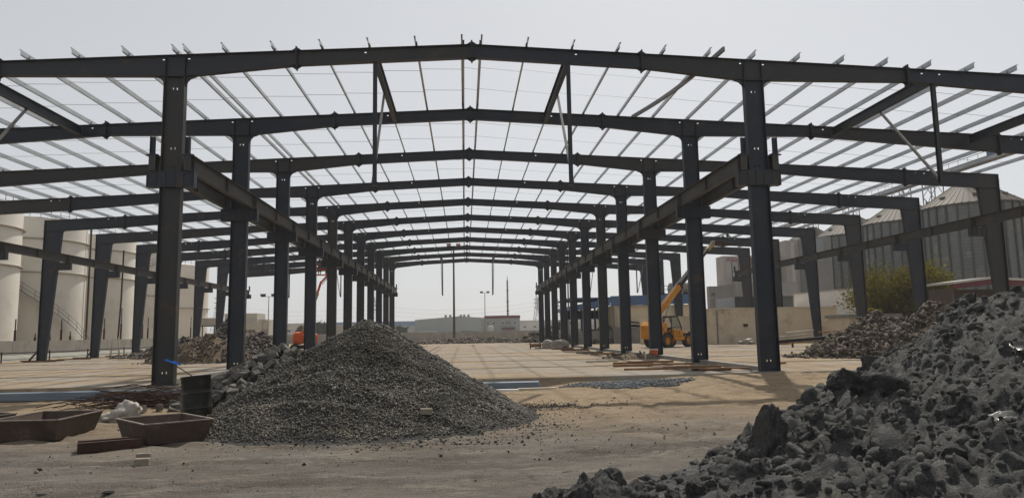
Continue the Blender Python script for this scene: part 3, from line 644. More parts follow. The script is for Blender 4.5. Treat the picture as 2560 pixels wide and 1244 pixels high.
bl = [(4.2, 9.5, .24), (3.95, 9.0, .24), (2.65, 8.5, .2), (2.3, 8.3, .16), (4.95, 10.6, .22), (4.6, 10.0, .2), (5.35, 11.1, .26), (5.9, 11.55, .26), (6.35, 12.15, .24), (7.0, 12.7, .26), (3.2, 7.6, .22), (10.1, 14.35, .36), (10.9, 14.2, .3), (8.7, 13.8, .2), (3.0, 8.2, .22), (4.4, 8.9, .22), (2.0, 7.7, .16), (7.9, 13.4, .25), (5.3, 10.3, .2), (6.6, 11.6, .2)]
for x, y, s in bl: boulder(x, y, float(hclay(np.array([x]), np.array([y]))[0]) - s*.08, s*.85, 'rough grey clay boulder bedded in the clay heap')
for x, y, s in ((.38, 8.0, .16), (.55, 8.05, .17), (.72, 8.2, .2), (.9, 8.15, .22), (1.15, 8.3, .2), (1.3, 8.2, .24), (1.5, 8.1, .2), (.8, 7.9, .25), (1.1, 7.85, .25), (1.4, 7.8, .25), (.5, 7.8, .2), (1.65, 7.95, .15), (.2, 7.9, .14), (1.0, 8.05, .24), (1.25, 8.0, .2), (1.8, 7.9, .12), (1.95, 8.1, .13)):
    boulder(x, y, zg(x, y) + s*.5, s, 'broken clay clod in the small spill in front of the heap', group='clods spilled in front of the clay heap')
def crumple(name, loc, w, l, mat, seed, amp, rot, label, cat):
    n = 16; u = np.linspace(-1, 1, n); A, B = np.meshgrid(u, u); Z = amp*fbm(A*1.5+seed, B*1.5, seed, 4)+amp*.5*fbm(A*4+seed, B*4, seed, 3); ed = 1+.25*fbm(A*2+seed*3, B*2, seed, 3)
    I = np.arange(n*n).reshape(n, n); F = np.stack([I[:-1, :-1], I[:-1, 1:], I[1:, 1:], I[1:, :-1]], -1).reshape(-1, 4)
    o = link(name, np_mesh(name, np.stack([A*w*ed, B*l*ed, Z], -1).reshape(-1, 3), F, mat, True), None, loc, rot); md = o.modifiers.new('thickness', 'SOLIDIFY'); md.thickness = .004
    return tag(o, label, cat, 'plastic sheets on the clay heap')
for x, y, w, l, lab in ((7.55, 9.55, .3, .2, 'crumpled clear plastic sheet half buried in the clay heap, upper one'), (7.2, 8.9, .38, .25, 'torn clear plastic sheet in the clay heap with a brown stain'), (6.0, 8.25, .28, .08, 'thin shiny plastic strip lying across the clay heap')):
    crumple('plastic_sheet', (x, y, float(hclay(np.array([x]), np.array([y]))[0])+.07), w, l, M['sheet'], x, .12, (.35, -.1, x), lab, 'plastic sheet')

for x, y, q, lab in ((-5.0, 9.75, .1, 'larger dark asphalt crumb lying alone on the hardpan'), (-5.9, 9.85, .07, 'small dark asphalt crumb on the hardpan beside a larger one')):
    o = link('asphalt_lump', np_mesh('asphalt_lump', SL5[3], SF5, M['heapcore'], True), None, (x, y, zg(x, y)+.01), (.2, .1, x), (q*.75, q*.5, q*.16)); tag(o, lab, 'lump')
# ------------------------------------------------------------------ rubble piles
def pile(name, c, rx, ry, h, n, smin, smax, mat, core, label, cat, flat=1., seed=1., skirt=1.25, z0=0., lobes=()):
    e = empty(name, (c[0], c[1], z0), 0, label, cat)
    def hf(x, y):
        v = h*np.clip(1-np.hypot(x/rx, y/ry), 0, 1)**.9
        for lx, ly, lr, lh in lobes: v = np.maximum(v, lh*np.clip(1-np.hypot(x-lx, y-ly)/lr, 0, 1)**.9)
        return v*(1+.35*fbm(x*.9+seed, y*.9, seed)) + .25*h*fbm(x*1.7+seed, y*1.7, seed+3)*(v > .02)
    ex = rx*1.5 + max([abs(l[0])+l[2]-rx for l in lobes]+[0]); ey = ry*1.5
    u = np.linspace(-ex, ex, 70); w = np.linspace(-ey, ey, 70); X, Y = np.meshgrid(u, w); Z = hf(X, Y)-.03
    I = np.arange(X.size).reshape(X.shape); F = np.stack([I[:-1, :-1], I[:-1, 1:], I[1:, 1:], I[1:, :-1]], -1).reshape(-1, 4); k = (Z.ravel()[F] > -.01).any(1)
    if k.any(): tag(link('mound', np_mesh('mound', np.stack([X, Y, Z], -1).reshape(-1, 3), F[k], core, True), e), kind='stuff')
    if n:
        qx = rng.uniform(-ex, ex, n*4); qy = rng.uniform(-ey, ey, n*4); q = hf(qx, qy); k = (q > .04) | ((rng.uniform(size=n*4) < .12) & (np.hypot(qx/rx, qy/ry) < skirt)); qx, qy, q = qx[k][:n], qy[k][:n], np.maximum(q[k][:n], 0)
        s = smin + (smax-smin)*rng.uniform(0, 1, len(qx))**2.2; sc = s[:, None]*np.stack([rng.uniform(.6, 1.7, len(qx)), rng.uniform(.4, 1, len(qx)), rng.uniform(.2, .7, len(qx))], -1)
        V, F, T = instances(np.stack([qx, qy, q+s*.25], -1), sc, CHIP, CUBF, tint=rng.uniform(.45, 1.7, len(qx))); tag(link('fragments', np_mesh('fragments', V, F, mat, tint=T), e), kind='stuff')
    return e
pile('rubble_pile', (24.6, 41.6), 4.6, 3.4, 2.4, 12000, .02, .15, M['rubble'], M['rubblecore'], 'heap of broken brick and timber rubble behind the clay heap', 'rubble pile', seed=3., lobes=((3.2, 0, 3.5, 3.0), (6.5, 1, 4, 3.6)))
pile('scrap_heap', (-24, 69), 7.5, 4., 1.9, 6500, .04, .22, M['scrap'], M['rubblecore'], 'dark tangled scrap heap behind the sand heap', 'scrap heap', seed=7., lobes=((1.2, .5, 3.4, 3.3), (4.3, 0, 3.2, 2.2)))
pile('sand_heap', (-19.2, 53.5), 4.2, 2.6, 2.0, 1500, .02, .12, M['rubble'], M['sandheap'], 'mound of yellow sand beside the column with rubble behind', 'sand heap', seed=11.)
pile('rubble_pile', (1.5, 132), 15, 4, .85, 2600, .06, .26, M['rubble'], M['rubblecore'], 'long low rubble bank in front of the far boundary wall', 'rubble pile', seed=5., z0=-.1)
pile('rubble_pile', (13.5, 122), 5, 4, 2.4, 900, .1, .4, M['rubble'], M['rubblecore'], 'brown rubble mound behind the farthest nave columns', 'rubble pile', seed=15., z0=-.1)
pile('rubble_pile', (20, 100), 6, 4, 2.6, 1200, .1, .4, M['rubble'], M['sandheap'], 'sandy rubble mound below the blue-roofed hall', 'rubble pile', seed=25., z0=-.1)
pile('dirt_mound', (10.2, 44.5), 2.2, 1.3, .45, 120, .03, .1, M['rubble'], M['sandheap'], 'small brown dirt mound on the slab near the orange bucket', 'dirt mound', seed=31.)
# timber and pipes sticking out of the rubble
for k, (x, y, z, l, a, mt) in enumerate(((20.6, 45.5, 1.2, 3.2, .15, 'paletimber'), (21.6, 45.2, .95, 3.8, .05, 'darkmetal'), (20.9, 44.8, .8, 3., -.08, 'wood'), (23.4, 44.5, 1.5, 2.4, .2, 'wood'), (21.8, 46, 1.5, 2.2, .25, 'paletimber'))):
    o = MB().bar((-l/2, 0, 0), (l/2, 0, 0), .22 if mt != 'darkmetal' else .25, .07 if mt != 'darkmetal' else .25).build('timber_board' if mt != 'darkmetal' else 'steel_pipe', M[mt], None, (x, y, z), (0, -.06, a))
    tag(o, ('loose board' if mt != 'darkmetal' else 'dark pipe') + ' jutting from the rubble beside the outer column', 'board' if mt != 'darkmetal' else 'pipe', 'boards on the rubble pile')

# ------------------------------------------------------------------ loose blocks
BLK = []
for k in range(5):
    v = CUB*np.array([.13, .09, .085])*(1+rng.normal(0, .05, (8, 3))); bm = bmesh.new(); bv = [bm.verts.new(p) for p in v]; [bm.faces.new([bv[i] for i in f]) for f in CUBF]
    bmesh.ops.bevel(bm, geom=bm.edges[:], offset=.014, segments=1, affect='EDGES'); me = bpy.data.meshes.new('paving_block'); bm.to_mesh(me); bm.free(); me.materials.append(M['block']); BLK.append(me)
def blk(x, y, z, rot, label, group, sc=1.): return tag(link('paving_block', random.choice(BLK), None, (x, y, z), rot, (sc*random.uniform(.8, 1.15), sc, sc)), label, 'block', group)
def hmb(x, y): return 1.62*max(0, 1-math.hypot((x+6.1)/2.75, (y-22.6)/3.6))**.85
tag(link('block_pile_core', bpy.data.meshes.new('tmp')), kind='stuff'); bpy.data.objects.remove(bpy.data.objects['block_pile_core'])
k = 0; placed = []
while len(placed) < 230 and k < 9000:
    k += 1; x = random.uniform(-8.8, -3.9); y = random.uniform(18.2, 23.4); h = hmb(x, y)
    if h < .05 and random.random() > .25: continue
    if math.hypot((x+6.1)/2.9, (y-22.6)/3.9) > 1: continue
    if any((x-a)**2 + (y-b)**2 < .16**2 for a, b in placed): continue
    placed.append((x, y)); blk(x, y, zg(x, y) + h + .03 + random.uniform(-.03, .06), [random.uniform(-.7, .7), random.uniform(-.7, .7), random.uniform(0, 6.28)], 'grey concrete block tumbled in the pile behind the oil drum', 'blocks in the pile behind the gravel heap')
u = np.linspace(-8.9, -3.2, 50); w = np.linspace(18.4, 26.4, 50); X, Y = np.meshgrid(u, w); Z = np.vectorize(hmb)(X, Y)*.93 + zground(X, Y) - .07
I = np.arange(X.size).reshape(X.shape); F = np.stack([I[:-1, :-1], I[:-1, 1:], I[1:, 1:], I[1:, :-1]], -1).reshape(-1, 4); kk = (np.vectorize(hmb)(X, Y).ravel()[F] > .0).any(1)
tag(link('block_mound', np_mesh('block_mound', np.stack([X, Y, Z], -1).reshape(-1, 3), F[kk], M['heapcore'], True)), 'dark rubble bed under the pile of concrete blocks', 'rubble', kind='stuff')
for x, y, z in ((-8.7, 20.2, 0), (-8.35, 20.4, 0), (-8.0, 20.1, 0), (-7.75, 20.5, 0), (-8.2, 20.75, .2), (-8.55, 21.1, 0), (-8.05, 21.2, .2), (-8.9, 21.6, 0), (-8.4, 21.7, .2), (-9.05, 19.9, 0), (-7.6, 19.6, 0), (-8.75, 22.3, .2), (-8.2, 22.4, .3), (-9.2, 22.8, .1), (-8.6, 22.9, .3), (-7.9, 21.6, .3)):
    blk(x, y, zg(x, y)+.11+z, [random.uniform(-.25, .25), random.uniform(-.25, .25), random.uniform(0, 6.28)], 'loose concrete block scattered between the rebar heap and oil drum', 'scattered blocks beside the rebar heap')
o = link('building_brick', BLK[0], None, (-5.53, 11.9, zg(-5.53, 11.9)+.075), (0, 0, .12), (.9, .62, .72)); o.data = BLK[0].copy(); o.data.materials[0] = M['brick']; tag(o, 'pale brick lying flat alone on the hardpan before the trough', 'brick')
o2 = link('building_brick', o.data, None, (-5.66, 12.25, zg(-5.66, 12.25)+.08), (0, 0, .05), (.9, .4, .78)); tag(o2, 'pale brick on edge just behind another brick', 'brick')
o3 = link('building_brick', o.data, None, (-1.2, 14.7, zg(-1.2, 14.7)+max(0, float(hheap(-1.2, 14.7)))+.07), (0, .06, .1), (.95, .7, .7)); tag(o3, 'single pale brick lying at the gravel heap toe', 'brick')

# ------------------------------------------------------------------ steel trays, trough, drum, rebar, sections
def tray(name, rim, z0, zr, inset, label):
    cx = sum(p[0] for p in rim)/4; cy = sum(p[1] for p in rim)/4; e = empty(name, (cx, cy, z0), 0, label, 'metal tray', 'rusty steel mortar trays')
    top = [Vector((p[0]-cx, p[1]-cy, zr-z0)) for p in rim]; bot = [Vector((t.x*(1-inset/max(.1, t.length)*1.4), t.y*(1-inset/max(.1, t.length)*1.4), .0)) for t in top]
    t = .02
    for i in range(4):
        j = (i+1) % 4; a, b, c, d = bot[i], bot[j], top[j], top[i]; n = (b-a).cross(d-a).normalized()
        if n.dot(a+b) > 0: n = -n
        MB().hexa([a, b, b+n*t, a+n*t, d, c, c+n*t, d+n*t]).build('side_panel', M['skip'], e)
        MB().bar(d+Vector((0, 0, .012)), c+Vector((0, 0, .012)), .05, .022).build('rim', M['skiprim'], e)
    MB().add([b + Vector((0, 0, .03)) for b in bot], [(0, 1, 2, 3)]).build('tray_floor', M['skip'], e)
    return e
tray('mortar_tray', [(-7.47, 15.14), (-6.38, 13.92), (-5.37, 14.63), (-6.42, 15.83)], -.2, .19, .13, 'rusty sloping-sided steel tray between the trough and gravel heap')
tray('mortar_tray', [(-9.95, 15.1), (-8.54, 15.03), (-8.56, 16.86), (-9.89, 16.92)], -.2, .2, .13, 'pale brown steel tray with one sunlit inner side, by the white sack')
tray('mortar_tray', [(-11.9, 15.9), (-10.55, 15.75), (-10.25, 16.55), (-11.6, 17.4)], -.2, .2, .12, 'steel tray set behind the pale brown tray')
e = empty('steel_trough', (-6.9, 13.72, -.2), R(26), 'small dark rusty steel trough lying before the tray', 'trough')
for y in (-.2, .2): MB().box(-.5, .5, y-.012, y+.012, .02, .16).build('side_plate', M['rust'], e); 
for y in (-.2, .2): MB().box(-.5, .5, y*.78-.05, y*.78+.05, .161, .178).build('flange', M['rust'], e)
MB().box(-.5, .5, -.2, .2, 0, .02).build('base_plate', M['rust'], e)
for x in (-.48, .48): MB().box(x-.012, x+.012, -.188, .188, .02, .14).build('end_plate', M['rust'], e)
MB().bar((-.46, .03, .13), (.46, .03, .13), .1, .03).build('cross_bar', M['rust'], e)
e = empty('oil_drum', (-6.42, 16.75, -.22), 0, 'dented black oil drum standing tilted at the gravel heap', 'drum'); e.rotation_euler = (R(-3), R(-5.5), 0); e.scale = (1.06, 1.06, 1.08)
prof = [(.0, .012), (.285, .012), (.292, 0), (.3, .012), (.3, .1)]
for z in (.12, .16, .2): prof += [(.296, z-.012), (.303, z)]
prof += [(.296, .36), (.298, .385), (.305, .4), (.298, .415), (.296, .44), (.296, .68), (.298, .7), (.305, .715), (.298, .73), (.296, .75)]
for z in (.86, .9, .94): prof += [(.296, z-.012), (.303, z)]
prof += [(.3, 1.04), (.306, 1.06), (.298, 1.065), (.29, 1.045)]
MB().lathe(prof, 40).build('shell', M['drum'], e, smooth=True)
MB().lathe([(.289, 1.03), (.15, 1.025), (0, 1.025)], 32).build('lid', M['drum'], e)
MB().lathe([(.306, 1.05), (.312, 1.062), (.306, 1.074), (.298, 1.066)], 40).build('top_rim', M['drum'], e)
e = empty('marker_rod', (-7.05, 20.4, -.2), 0, 'thin leaning marker rod tied with a blue ribbon beside the drum', 'rod')
MB().tube([(.0, 0, 0), (-.55, -.1, .75), (-1.5, -.35, 1.45)], .014, 6).build('rod', M['darkmetal'], e)
rb = MB()
for k in range(8):
    a = k/8; rb.add([(-1.5+.42*a, -.35-.02*math.sin(9*a), 1.44-.12*a+.02*math.sin(11*a)), (-1.5+.42*a+.06, -.35-.02*math.sin(9*a+1), 1.44-.12*(a+.125)+.02*math.sin(11*a+1.4)), (-1.5+.42*a+.06, -.36, 1.38-.15*a), (-1.5+.42*a, -.36, 1.39-.14*a)], [(0, 1, 2, 3)])
rb.build('ribbon', M['bluerib'], e)
# rusty rebar tangle
m = MB()
for k in range(130):
    cx, cy = random.gauss(-9.9, .75), random.gauss(21.9, .35); a = random.gauss(0, .35) + (math.pi if random.random() < .5 else 0); L = random.uniform(.5, 1.5); z = zg(cx, cy) + .03 + random.random()**1.3*.5*max(0.1, 1-abs(cx+9.9)/2.2)
    pts = [(cx + math.cos(a)*L*t + .12*math.sin(3*t+k), cy + math.sin(a)*L*t*.8 + .1*math.cos(2*t+k), z + .1*math.sin(2.2*t+k) + random.uniform(-.02, .06)) for t in (-1, -.6, -.2, .2, .6, 1)]
    m.tube(pts, random.choice((.007, .01, .014)), 4, False)
tag(m.build('rebar_heap', M['rust']), 'tangled heap of bent rusty reinforcing bars before the blue steel stack', 'rebar heap', kind='stuff')
# long stack of blue-grey steel sections along the slab edge
def csec(L, w=.2, h=.065):
    m = MB().box(0, L, -w/2, w/2, h-.012, h); m.box(0, L, -w/2, -w/2+.012, 0, h-.012); m.box(0, L, w/2-.012, w/2, 0, h-.012); return m.mesh('steel_section', M['bluesteel'])
for q, (x0, x1) in enumerate(((-20.5, -10.2), (-10.1, 2.35))):
    for lay in range(4):
        for r_ in range(3):
            o = link('steel_section', csec(x1-x0-.15*random.random()), None, (x0+.12*random.random(), 26.75+.215*r_+random.uniform(-.01, .01), -.33+lay*.067), (0, 0, R(.05)*random.uniform(-1, 1)))
            tag(o, 'blue-grey steel channel in the long stack ' + ('behind the rebar heap' if q == 0 else 'reaching past the gravel heap'), 'steel section', 'steel channels stacked along the slab edge')
for x in (-18.6, -15.2, -12, -7, -3, .6):
    o = MB().box(-.08, .08, -.5, .5, -.12, 0).build('timber_bearer', M['wood'], None, (x, 26.95, -.332)); tag(o, 'short timber bearer under the blue steel stack', 'timber', 'bearers under the steel stack')
o = MB().box(-.75, .75, -.1, .1, 0, .09).build('white_timber', M['white'], None, (.75, 25.7, zg(.75, 25.7)+.0), (0, 0, R(-3))); tag(o, 'short white plank lying before the blue steel sections', 'plank')
o = MB().box(-.7, .7, -.11, .11, 0, .08).build('pale_plank', M['paletimber'], None, (2.2, 25.9, zg(2.2, 25.9)), (0, 0, R(3))); tag(o, 'short weathered plank half sunk in sand by the slab', 'plank')
# crumpled sack
def sack(loc, s, label, mat='plastic', seed=1., rz=0, flat=.6):
    v, f = ico(4); d = 1 + .7*fbm(v[:, 0]*1.3+seed, v[:, 1]*1.3, v[:, 2]*1.3, 4) + .4*np.abs(fbm(v[:, 0]*2.8+seed, v[:, 1]*2.8, v[:, 2]*2.8, 4)); p = v*d[:, None]*np.array([s[0], s[1], s[2]]); p[:, 2] = np.where(p[:, 2] < -s[2]*flat, -s[2]*flat, p[:, 2]) + s[2]*flat
    return tag(link('crumpled_sack', np_mesh('crumpled_sack', p, f, M[mat], True), None, loc, (0, 0, rz)), label, 'sack')
sack((-8.75, 18.5, zg(-8.75, 18.5)), (.3, .24, .3), 'crumpled pale plastic sack standing beside the pale brown tray', seed=4.2)
sack((-9.1, 18.35, zg(-9.1, 18.35)), (.32, .2, .14), 'flattened pale plastic sack lying against the taller sack', seed=8.1)
sack((9.75, 76, 0), (.95, .6, .55), 'big white sack heaped on the slab by the far nave columns', seed=2.3)
sack((8.75, 78, 0), (.7, .5, .5), 'white sack with blue print beside the larger white sack', seed=6.3)
sack((30.6, 77, 0), (.75, .5, .35), 'white plastic bag lying before the beige wall', seed=9.3)
# cable-drum shaped formwork and clutter by the far columns
e = empty('wooden_spool', (6.9, 74, .38), 0, 'brown wooden spool lying on the slab beside white sacks', 'spool')
m = MB().tube([(-.5, 0, 0), (.5, 0, 0)], .2, 14); m.build('core', M['wood'], e)
for x in (-.52, .52): MB().tube([(x-.03, 0, 0), (x+.03, 0, 0)], .38, 18).build('flange', M['rust'], e)
for k, (x, y, l, a, mt) in enumerate(((7.7, 74.5, 1.6, .05, 'rust'), (8.4, 73.6, 1.1, .3, 'wood'), (9.2, 70, 2.2, -.1, 'wood'), (9.8, 66, 2.6, .1, 'rust'), (9.3, 62, 2.4, .15, 'wood'), (8.9, 59.5, 2, -.1, 'paletimber'), (9.6, 57, 2.2, .2, 'rust'), (10.3, 55, 1.9, .05, 'wood'), (10, 52, 2.4, -.15, 'wood'), (10.4, 49.5, 1.8, .1, 'rust'),
      (8.5, 37.6, 2.1, .0, 'wood'), (9.2, 36.6, 2.4, .02, 'wood'), (8.2, 35.0, 2.6, -.04, 'wood'), (9.5, 34.0, 2.3, .05, 'wood'), (8.2, 31.9, 2.9, .0, 'wood'), (9.6, 31.1, 2.6, .03, 'wood'), (10.2, 30.3, 1.7, -.05, 'rust'), (10.6, 29.8, 2.2, .04, 'wood'), (9.1, 33.0, 1.6, .2, 'paletimber'), (15, 34.5, 1., .3, 'wood'), (7.1, 40.4, 1.3, .1, 'paletimber'), (7.9, 41, 1.1, -.2, 'paletimber'))):
    h = random.uniform(.06, .14); o = MB().bar((-l/2, 0, h/2), (l/2, 0, h/2), random.uniform(.12, .26), h).build('timber_plank', M[mt], None, (x, y, .004 + .08*(k % 2)*(10 <= k < 19)), (0, 0, a)); tag(o, 'loose timber plank on the slab along the nave columns', 'plank', 'planks strewn along the right-hand columns')
e = empty('plastic_bucket', (11.7, 45.2, .0), 0, 'orange plastic bucket with pale rim at a column foot', 'bucket')
MB().lathe([(0, .01), (.2, .01), (.26, .5), (.25, .5), (.19, .03)], 20).build('shell', M['bucket'], e, smooth=True); MB().lathe([(.255, .5), (.275, .5), (.28, .57), (.255, .57)], 20).build('rim', M['white'], e)
m = MB(); m.tube([(.27*math.cos(a), 0, .54+.2*math.sin(a)) for a in np.linspace(0, math.pi, 9)], .01, 4); m.build('handle', M['darkmetal'], e, rot=(R(50), 0, 0))
e = empty('steel_bench', (28.1, 62, 0), R(-4), 'low dark steel trestle bench standing on the slab', 'trestle')
MB().bar((-.75, 0, .62), (.75, 0, .62), .12, .12).build('beam', M['rust'], e)
for x in (-.68, .68): MB().bar((x, 0, .002), (x, 0, .56), .14).build('leg', M['rust'], e)
# tarp folds by the sand heap
for k, (x, y, s, rz) in enumerate(((-23.4, 57.5, (1.7, .7, .8), .6), (-22., 59, (1.6, .7, .9), -.2))):
    o = sack((x, y, 0), s, ('brown tarpaulin bundle sagging beside the sand heap' if k == 0 else 'second brown tarpaulin fold behind the sand heap'), 'tarp', 3.3+k*5, rz); o.name = 'tarpaulin_bundle'; o['category'] = 'tarpaulin'
# ------------------------------------------------------------------ tank farm on the left
def tank(cx, cy, r, h, label, stair=None, rings=(14.6, 10.4)):
    e = empty('storage_tank', (cx, cy, -.14), 0, label, 'storage tank', 'white storage tanks behind the bund wall')
    MB().lathe([(r, 0), (r, h)], 72).build('shell', M['tank'], e, smooth=True)
    MB().lathe([(r+.06, h+.002), (r, h+.1), (r*.5, h+.6), (0, h+.85)], 72).build('roof', M['tank'], e, smooth=True)
    for k in range(int(h//2.4)):
        MB().lathe([(r+.003, 2.4*(k+1)-.02), (r+.012, 2.4*(k+1)), (r+.003, 2.4*(k+1)+.02)], 72).build('weld_seam', M['tank'], e)
    for z in rings:
        MB().lathe([(r, z-.12), (r+.32, z-.02), (r+.32, z+.04), (r, z+.04)], 72).build('wind_girder', M['cream'], e)
    m = MB()
    for k in range(36):
        a = 2*math.pi*k/36; m.bar(((r-.15)*math.cos(a), (r-.15)*math.sin(a), h), ((r-.15)*math.cos(a), (r-.15)*math.sin(a), h+1.05), .05)
    for z in (.55, 1.05): m.tube([((r-.15)*math.cos(a), (r-.15)*math.sin(a), h+z) for a in np.linspace(0, 2*math.pi, 49)], .03, 4)
    tag(m.build('roof_railing', M['galv_dark'], e), kind='stuff')
    if stair:
        a0, a1, z0, z1, land = stair; n = int(abs(z1-z0)/.24); st = MB(); tread = None
        pts = lambda k, rr, dz: ((r+rr)*math.cos(a0+(a1-a0)*k/n), (r+rr)*math.sin(a0+(a1-a0)*k/n), z0+(z1-z0)*k/n+dz)
        tm = MB().box(.05, .95, -.13, .13, -.02, .02).mesh('stair_tread', M['galv'])
        for k in range(n+1):
            a = a0+(a1-a0)*k/n; link('stair_tread', tm, e, (r*math.cos(a), r*math.sin(a), z0+(z1-z0)*k/n), (0, 0, a))
        for rr, dz in ((.98, 0), (.98, .55), (.98, 1.05)): MB().tube([pts(k, rr, dz) for k in range(n+1)], .045 if dz == 0 else .03, 5).build('stair_rail', M['galv_dark'], e)
        for k in range(0, n+1, 4): st.bar(pts(k, .98, 0), pts(k, .98, 1.05), .04)
        tag(st.build('stair_posts', M['galv_dark'], e), kind='stuff')
        if land is not None:
            k = int(n*land); a = a0+(a1-a0)*land; q = MB().box(.02, 1.1, -.5, .5, -.08, -.03); q.build('landing', M['lattice'], e, (r*math.cos(a), r*math.sin(a), z0+(z1-z0)*land), (0, 0, a))
    return e
tank(-57.7, 82.3, 6.7, 17, 'white cylindrical tank nearest the outer crane beam start', rings=(14.6, 10.3))
t2 = tank(-57.7, 96.7, 6.7, 17.2, 'white tank with spiral stairs winding up its side', stair=(R(18), R(-100), .2, 11.5, .52))
MB().tube([(6.75, 2.2, 0), (6.75, 2.2, 17.3)], .12, 8).build('vertical_pipe', M['rust'], t2)
tank(-57.7, 111.1, 6.7, 17, 'white tank behind the trestle ladder with a rusty riser pipe before it', rings=(14.9, 10.8))
tank(-57.7, 125.5, 6.7, 17, 'white tank mostly hidden by a column, stair rail near its top', stair=(R(-95), R(0), 10., 16.8, None), rings=(9.,))
tank(-58.5, 145.5, 6.6, 15.9, 'farthest white tank with a railing round its roof', rings=(7.6,))
o = MB().tube([(0, 0, 0), (.25, 0, 7), (.3, 0, 13.5)], .11, 8).build('riser_pipe', M['rust'], None, (-45.6, 96.2, -.1)); tag(o, 'tall thin rusty pipe rising behind the bund wall', 'pipe')
bw = empty('bund_wall', (-45, 30, -.14), 0, 'long low concrete bund wall in front of the white tanks', 'wall')
for k in range(20): MB().box(-.18, .18, k*6.2+.015, k*6.2+6.185, 0, 1.88 + (.04 if k % 3 == 0 else 0)).build('wall_panel', M['wallcon'], bw)
MB().prism([(.18, 0), (1.3, 0), (1.0, .32), (.18, .52)], 0, 124).build('sloped_footing', M['footing'], bw)
for y, zt in ((73.95, 3.93), (82.06, 4.08), (91.46, 4.36), (95.78, 5.75), (101.93, 5.68), (103.65, 4.72), (114.02, 5.25), (119.4, 5.12), (77.29, 2.5), (79.93, 2.55), (83.9, 2.7)):
    e = empty('fence_post', (-45, y, 1.75), 0, 'rusty ' + ('tall' if zt > 3 else 'short') + ' steel post standing on the bund wall', 'post', 'posts on the bund wall')
    MB().tube([(0, 0, 0), (0, 0, (zt-1.75)*.5)], .11, 8).build('sleeve', M['rust'], e); MB().tube([(0, 0, (zt-1.75)*.5), (0, 0, zt-1.75)], .06, 8).build('rod', M['rust'], e)
e = empty('pipe_rail', (-40, 45, -.1), 0, 'low dark scaffold pipe rail running between the slab and bund wall', 'railing')
MB().tube([(.06*math.sin(k), 5.*k, .8+.04*math.sin(k*1.9)) for k in range(12)], .06, 7).build('rail', M['darkmetal'], e)
MB().tube([(.06*math.sin(k)+.1, 5.*k, .25) for k in range(12)], .03, 6).build('lower_rail', M['darkmetal'], e)
for y in (4, 12, 19, 26.1, 33, 41, 49): MB().tube([(0, y, 0), (0, y, .95)], .06, 7).build('post', M['rust'], e)
for k, (y, dy) in enumerate(((65.3, 1.9), (74.9, 1.8))):
    o = MB().bar((0, 0, 0), (.4, dy, 1.75), .12).build('leaning_prop', M['rust'], None, (-38.6, y, -.12)); tag(o, 'rusty prop leaning against an outer column by the bund wall', 'prop', 'leaning props')
for k, (y, l) in enumerate(((64, 3.2), (67, 2.6), (76, 3), (79, 2.2), (84, 2.5), (61, 2.4), (71, 2.))):
    o = MB().bar((-l/2, 0, .05), (l/2, 0, .05), .2, .1).build('timber_plank', M['wood' if k % 2 else 'rust'], None, (-36.2+random.uniform(-.8, 1.2), y, .004), (0, 0, random.uniform(-.2, .9))); tag(o, 'loose timber plank at the slab edge by the bund wall', 'plank', 'planks by the outer columns')
e = empty('trestle_ladder', (-41.3, 86.6, -.1), R(20), 'pale folding trestle ladder standing before the bund wall', 'ladder')
for s in (-1, 1):
    for x in (-.45, .45): MB().bar((x, s*.7, 0), (x*.6, 0, 2.1), .08).build('leg', M['paletimber'], e)
    for k in range(6): MB().bar((-.42+.03*k, s*(.6-.1*k), .25+.3*k), (.42-.03*k, s*(.6-.1*k), .25+.3*k), .05).build('rung', M['paletimber'], e)
e = empty('raised_tank_box', (-42.4, 120, -.1), 0, 'beige box raised on thin steel legs before the farthest tank', 'tank')
MB().box(-1.6, 1.6, -1.2, 1.2, 3.8, 5.0).build('box', M['cream'], e); MB().box(-1.66, 1.66, -1.26, 1.26, 3.66, 3.795).build('frame', M['darkmetal'], e)
for x in (-1.3, 1.3):
    for y in (-1, 1): MB().bar((x, y, 0), (x, y, 3.66), .14).build('leg', M['darkmetal'], e)

# ------------------------------------------------------------------ generic building helpers
def window(parent, x, z, w, h, y=0., frame='white', rz=0, pane='darkwin', ny=-1):
    wf = MB(); t = .08
    for a, b, c, d in ((-w/2-t, -w/2, -h/2-t, h/2+t), (w/2, w/2+t, -h/2-t, h/2+t), (-w/2, w/2, -h/2-t, -h/2), (-w/2, w/2, h/2, h/2+t), (-.03, .03, -h/2, h/2)): wf.box(a, b, -.06, .02, c, d)
    f = wf.build('window', M[frame], parent, (x, y, z), (0, 0, rz)); MB().box(-w/2, w/2, -.01, .01, -h/2, h/2).build('pane', M[pane], f); return f

# cream house behind the scrap heap
e = empty('cream_house', (-49, 170, -.1), 0, 'cream two-part house with brown shuttered windows behind the scrap heap', 'house')
MB().box(-8, 1.2, 0, 9, 0, 5.35).build('wall', M['cream'], e); MB().box(-8, -.45, 2, 9, 5.352, 7.35).build('upper_wall', M['cream'], e)
MB().box(1.202, 2.6, .4, 8, 0, 5.25).build('side_wall', M['cream'], e); MB().box(.3, 2.2, .3, 8, 5.36, 5.85).build('parapet', M['cream'], e)
for x in (-1.9, -.1): window(e, x-.9, 3.1, 1.6, .75, -.03, 'cream', 0, 'grille')
window(e, 1.75, 3.1, .25, .8, .36, 'cream', 0, 'grille'); window(e, 2.2, 3.1, .25, .8, .36, 'cream', 0, 'grille')

# boundary wall at the back
bw = empty('boundary_wall', (-60, 172, -.14), 0, 'long beige boundary wall across the far end of the site', 'wall')
for k in range(24): MB().box(k*5.+.02, k*5.+4.98, -.12, .12, 0, 2.2+random.choice((0, 0, .06))).build('wall_panel', M['wallcon'], bw)
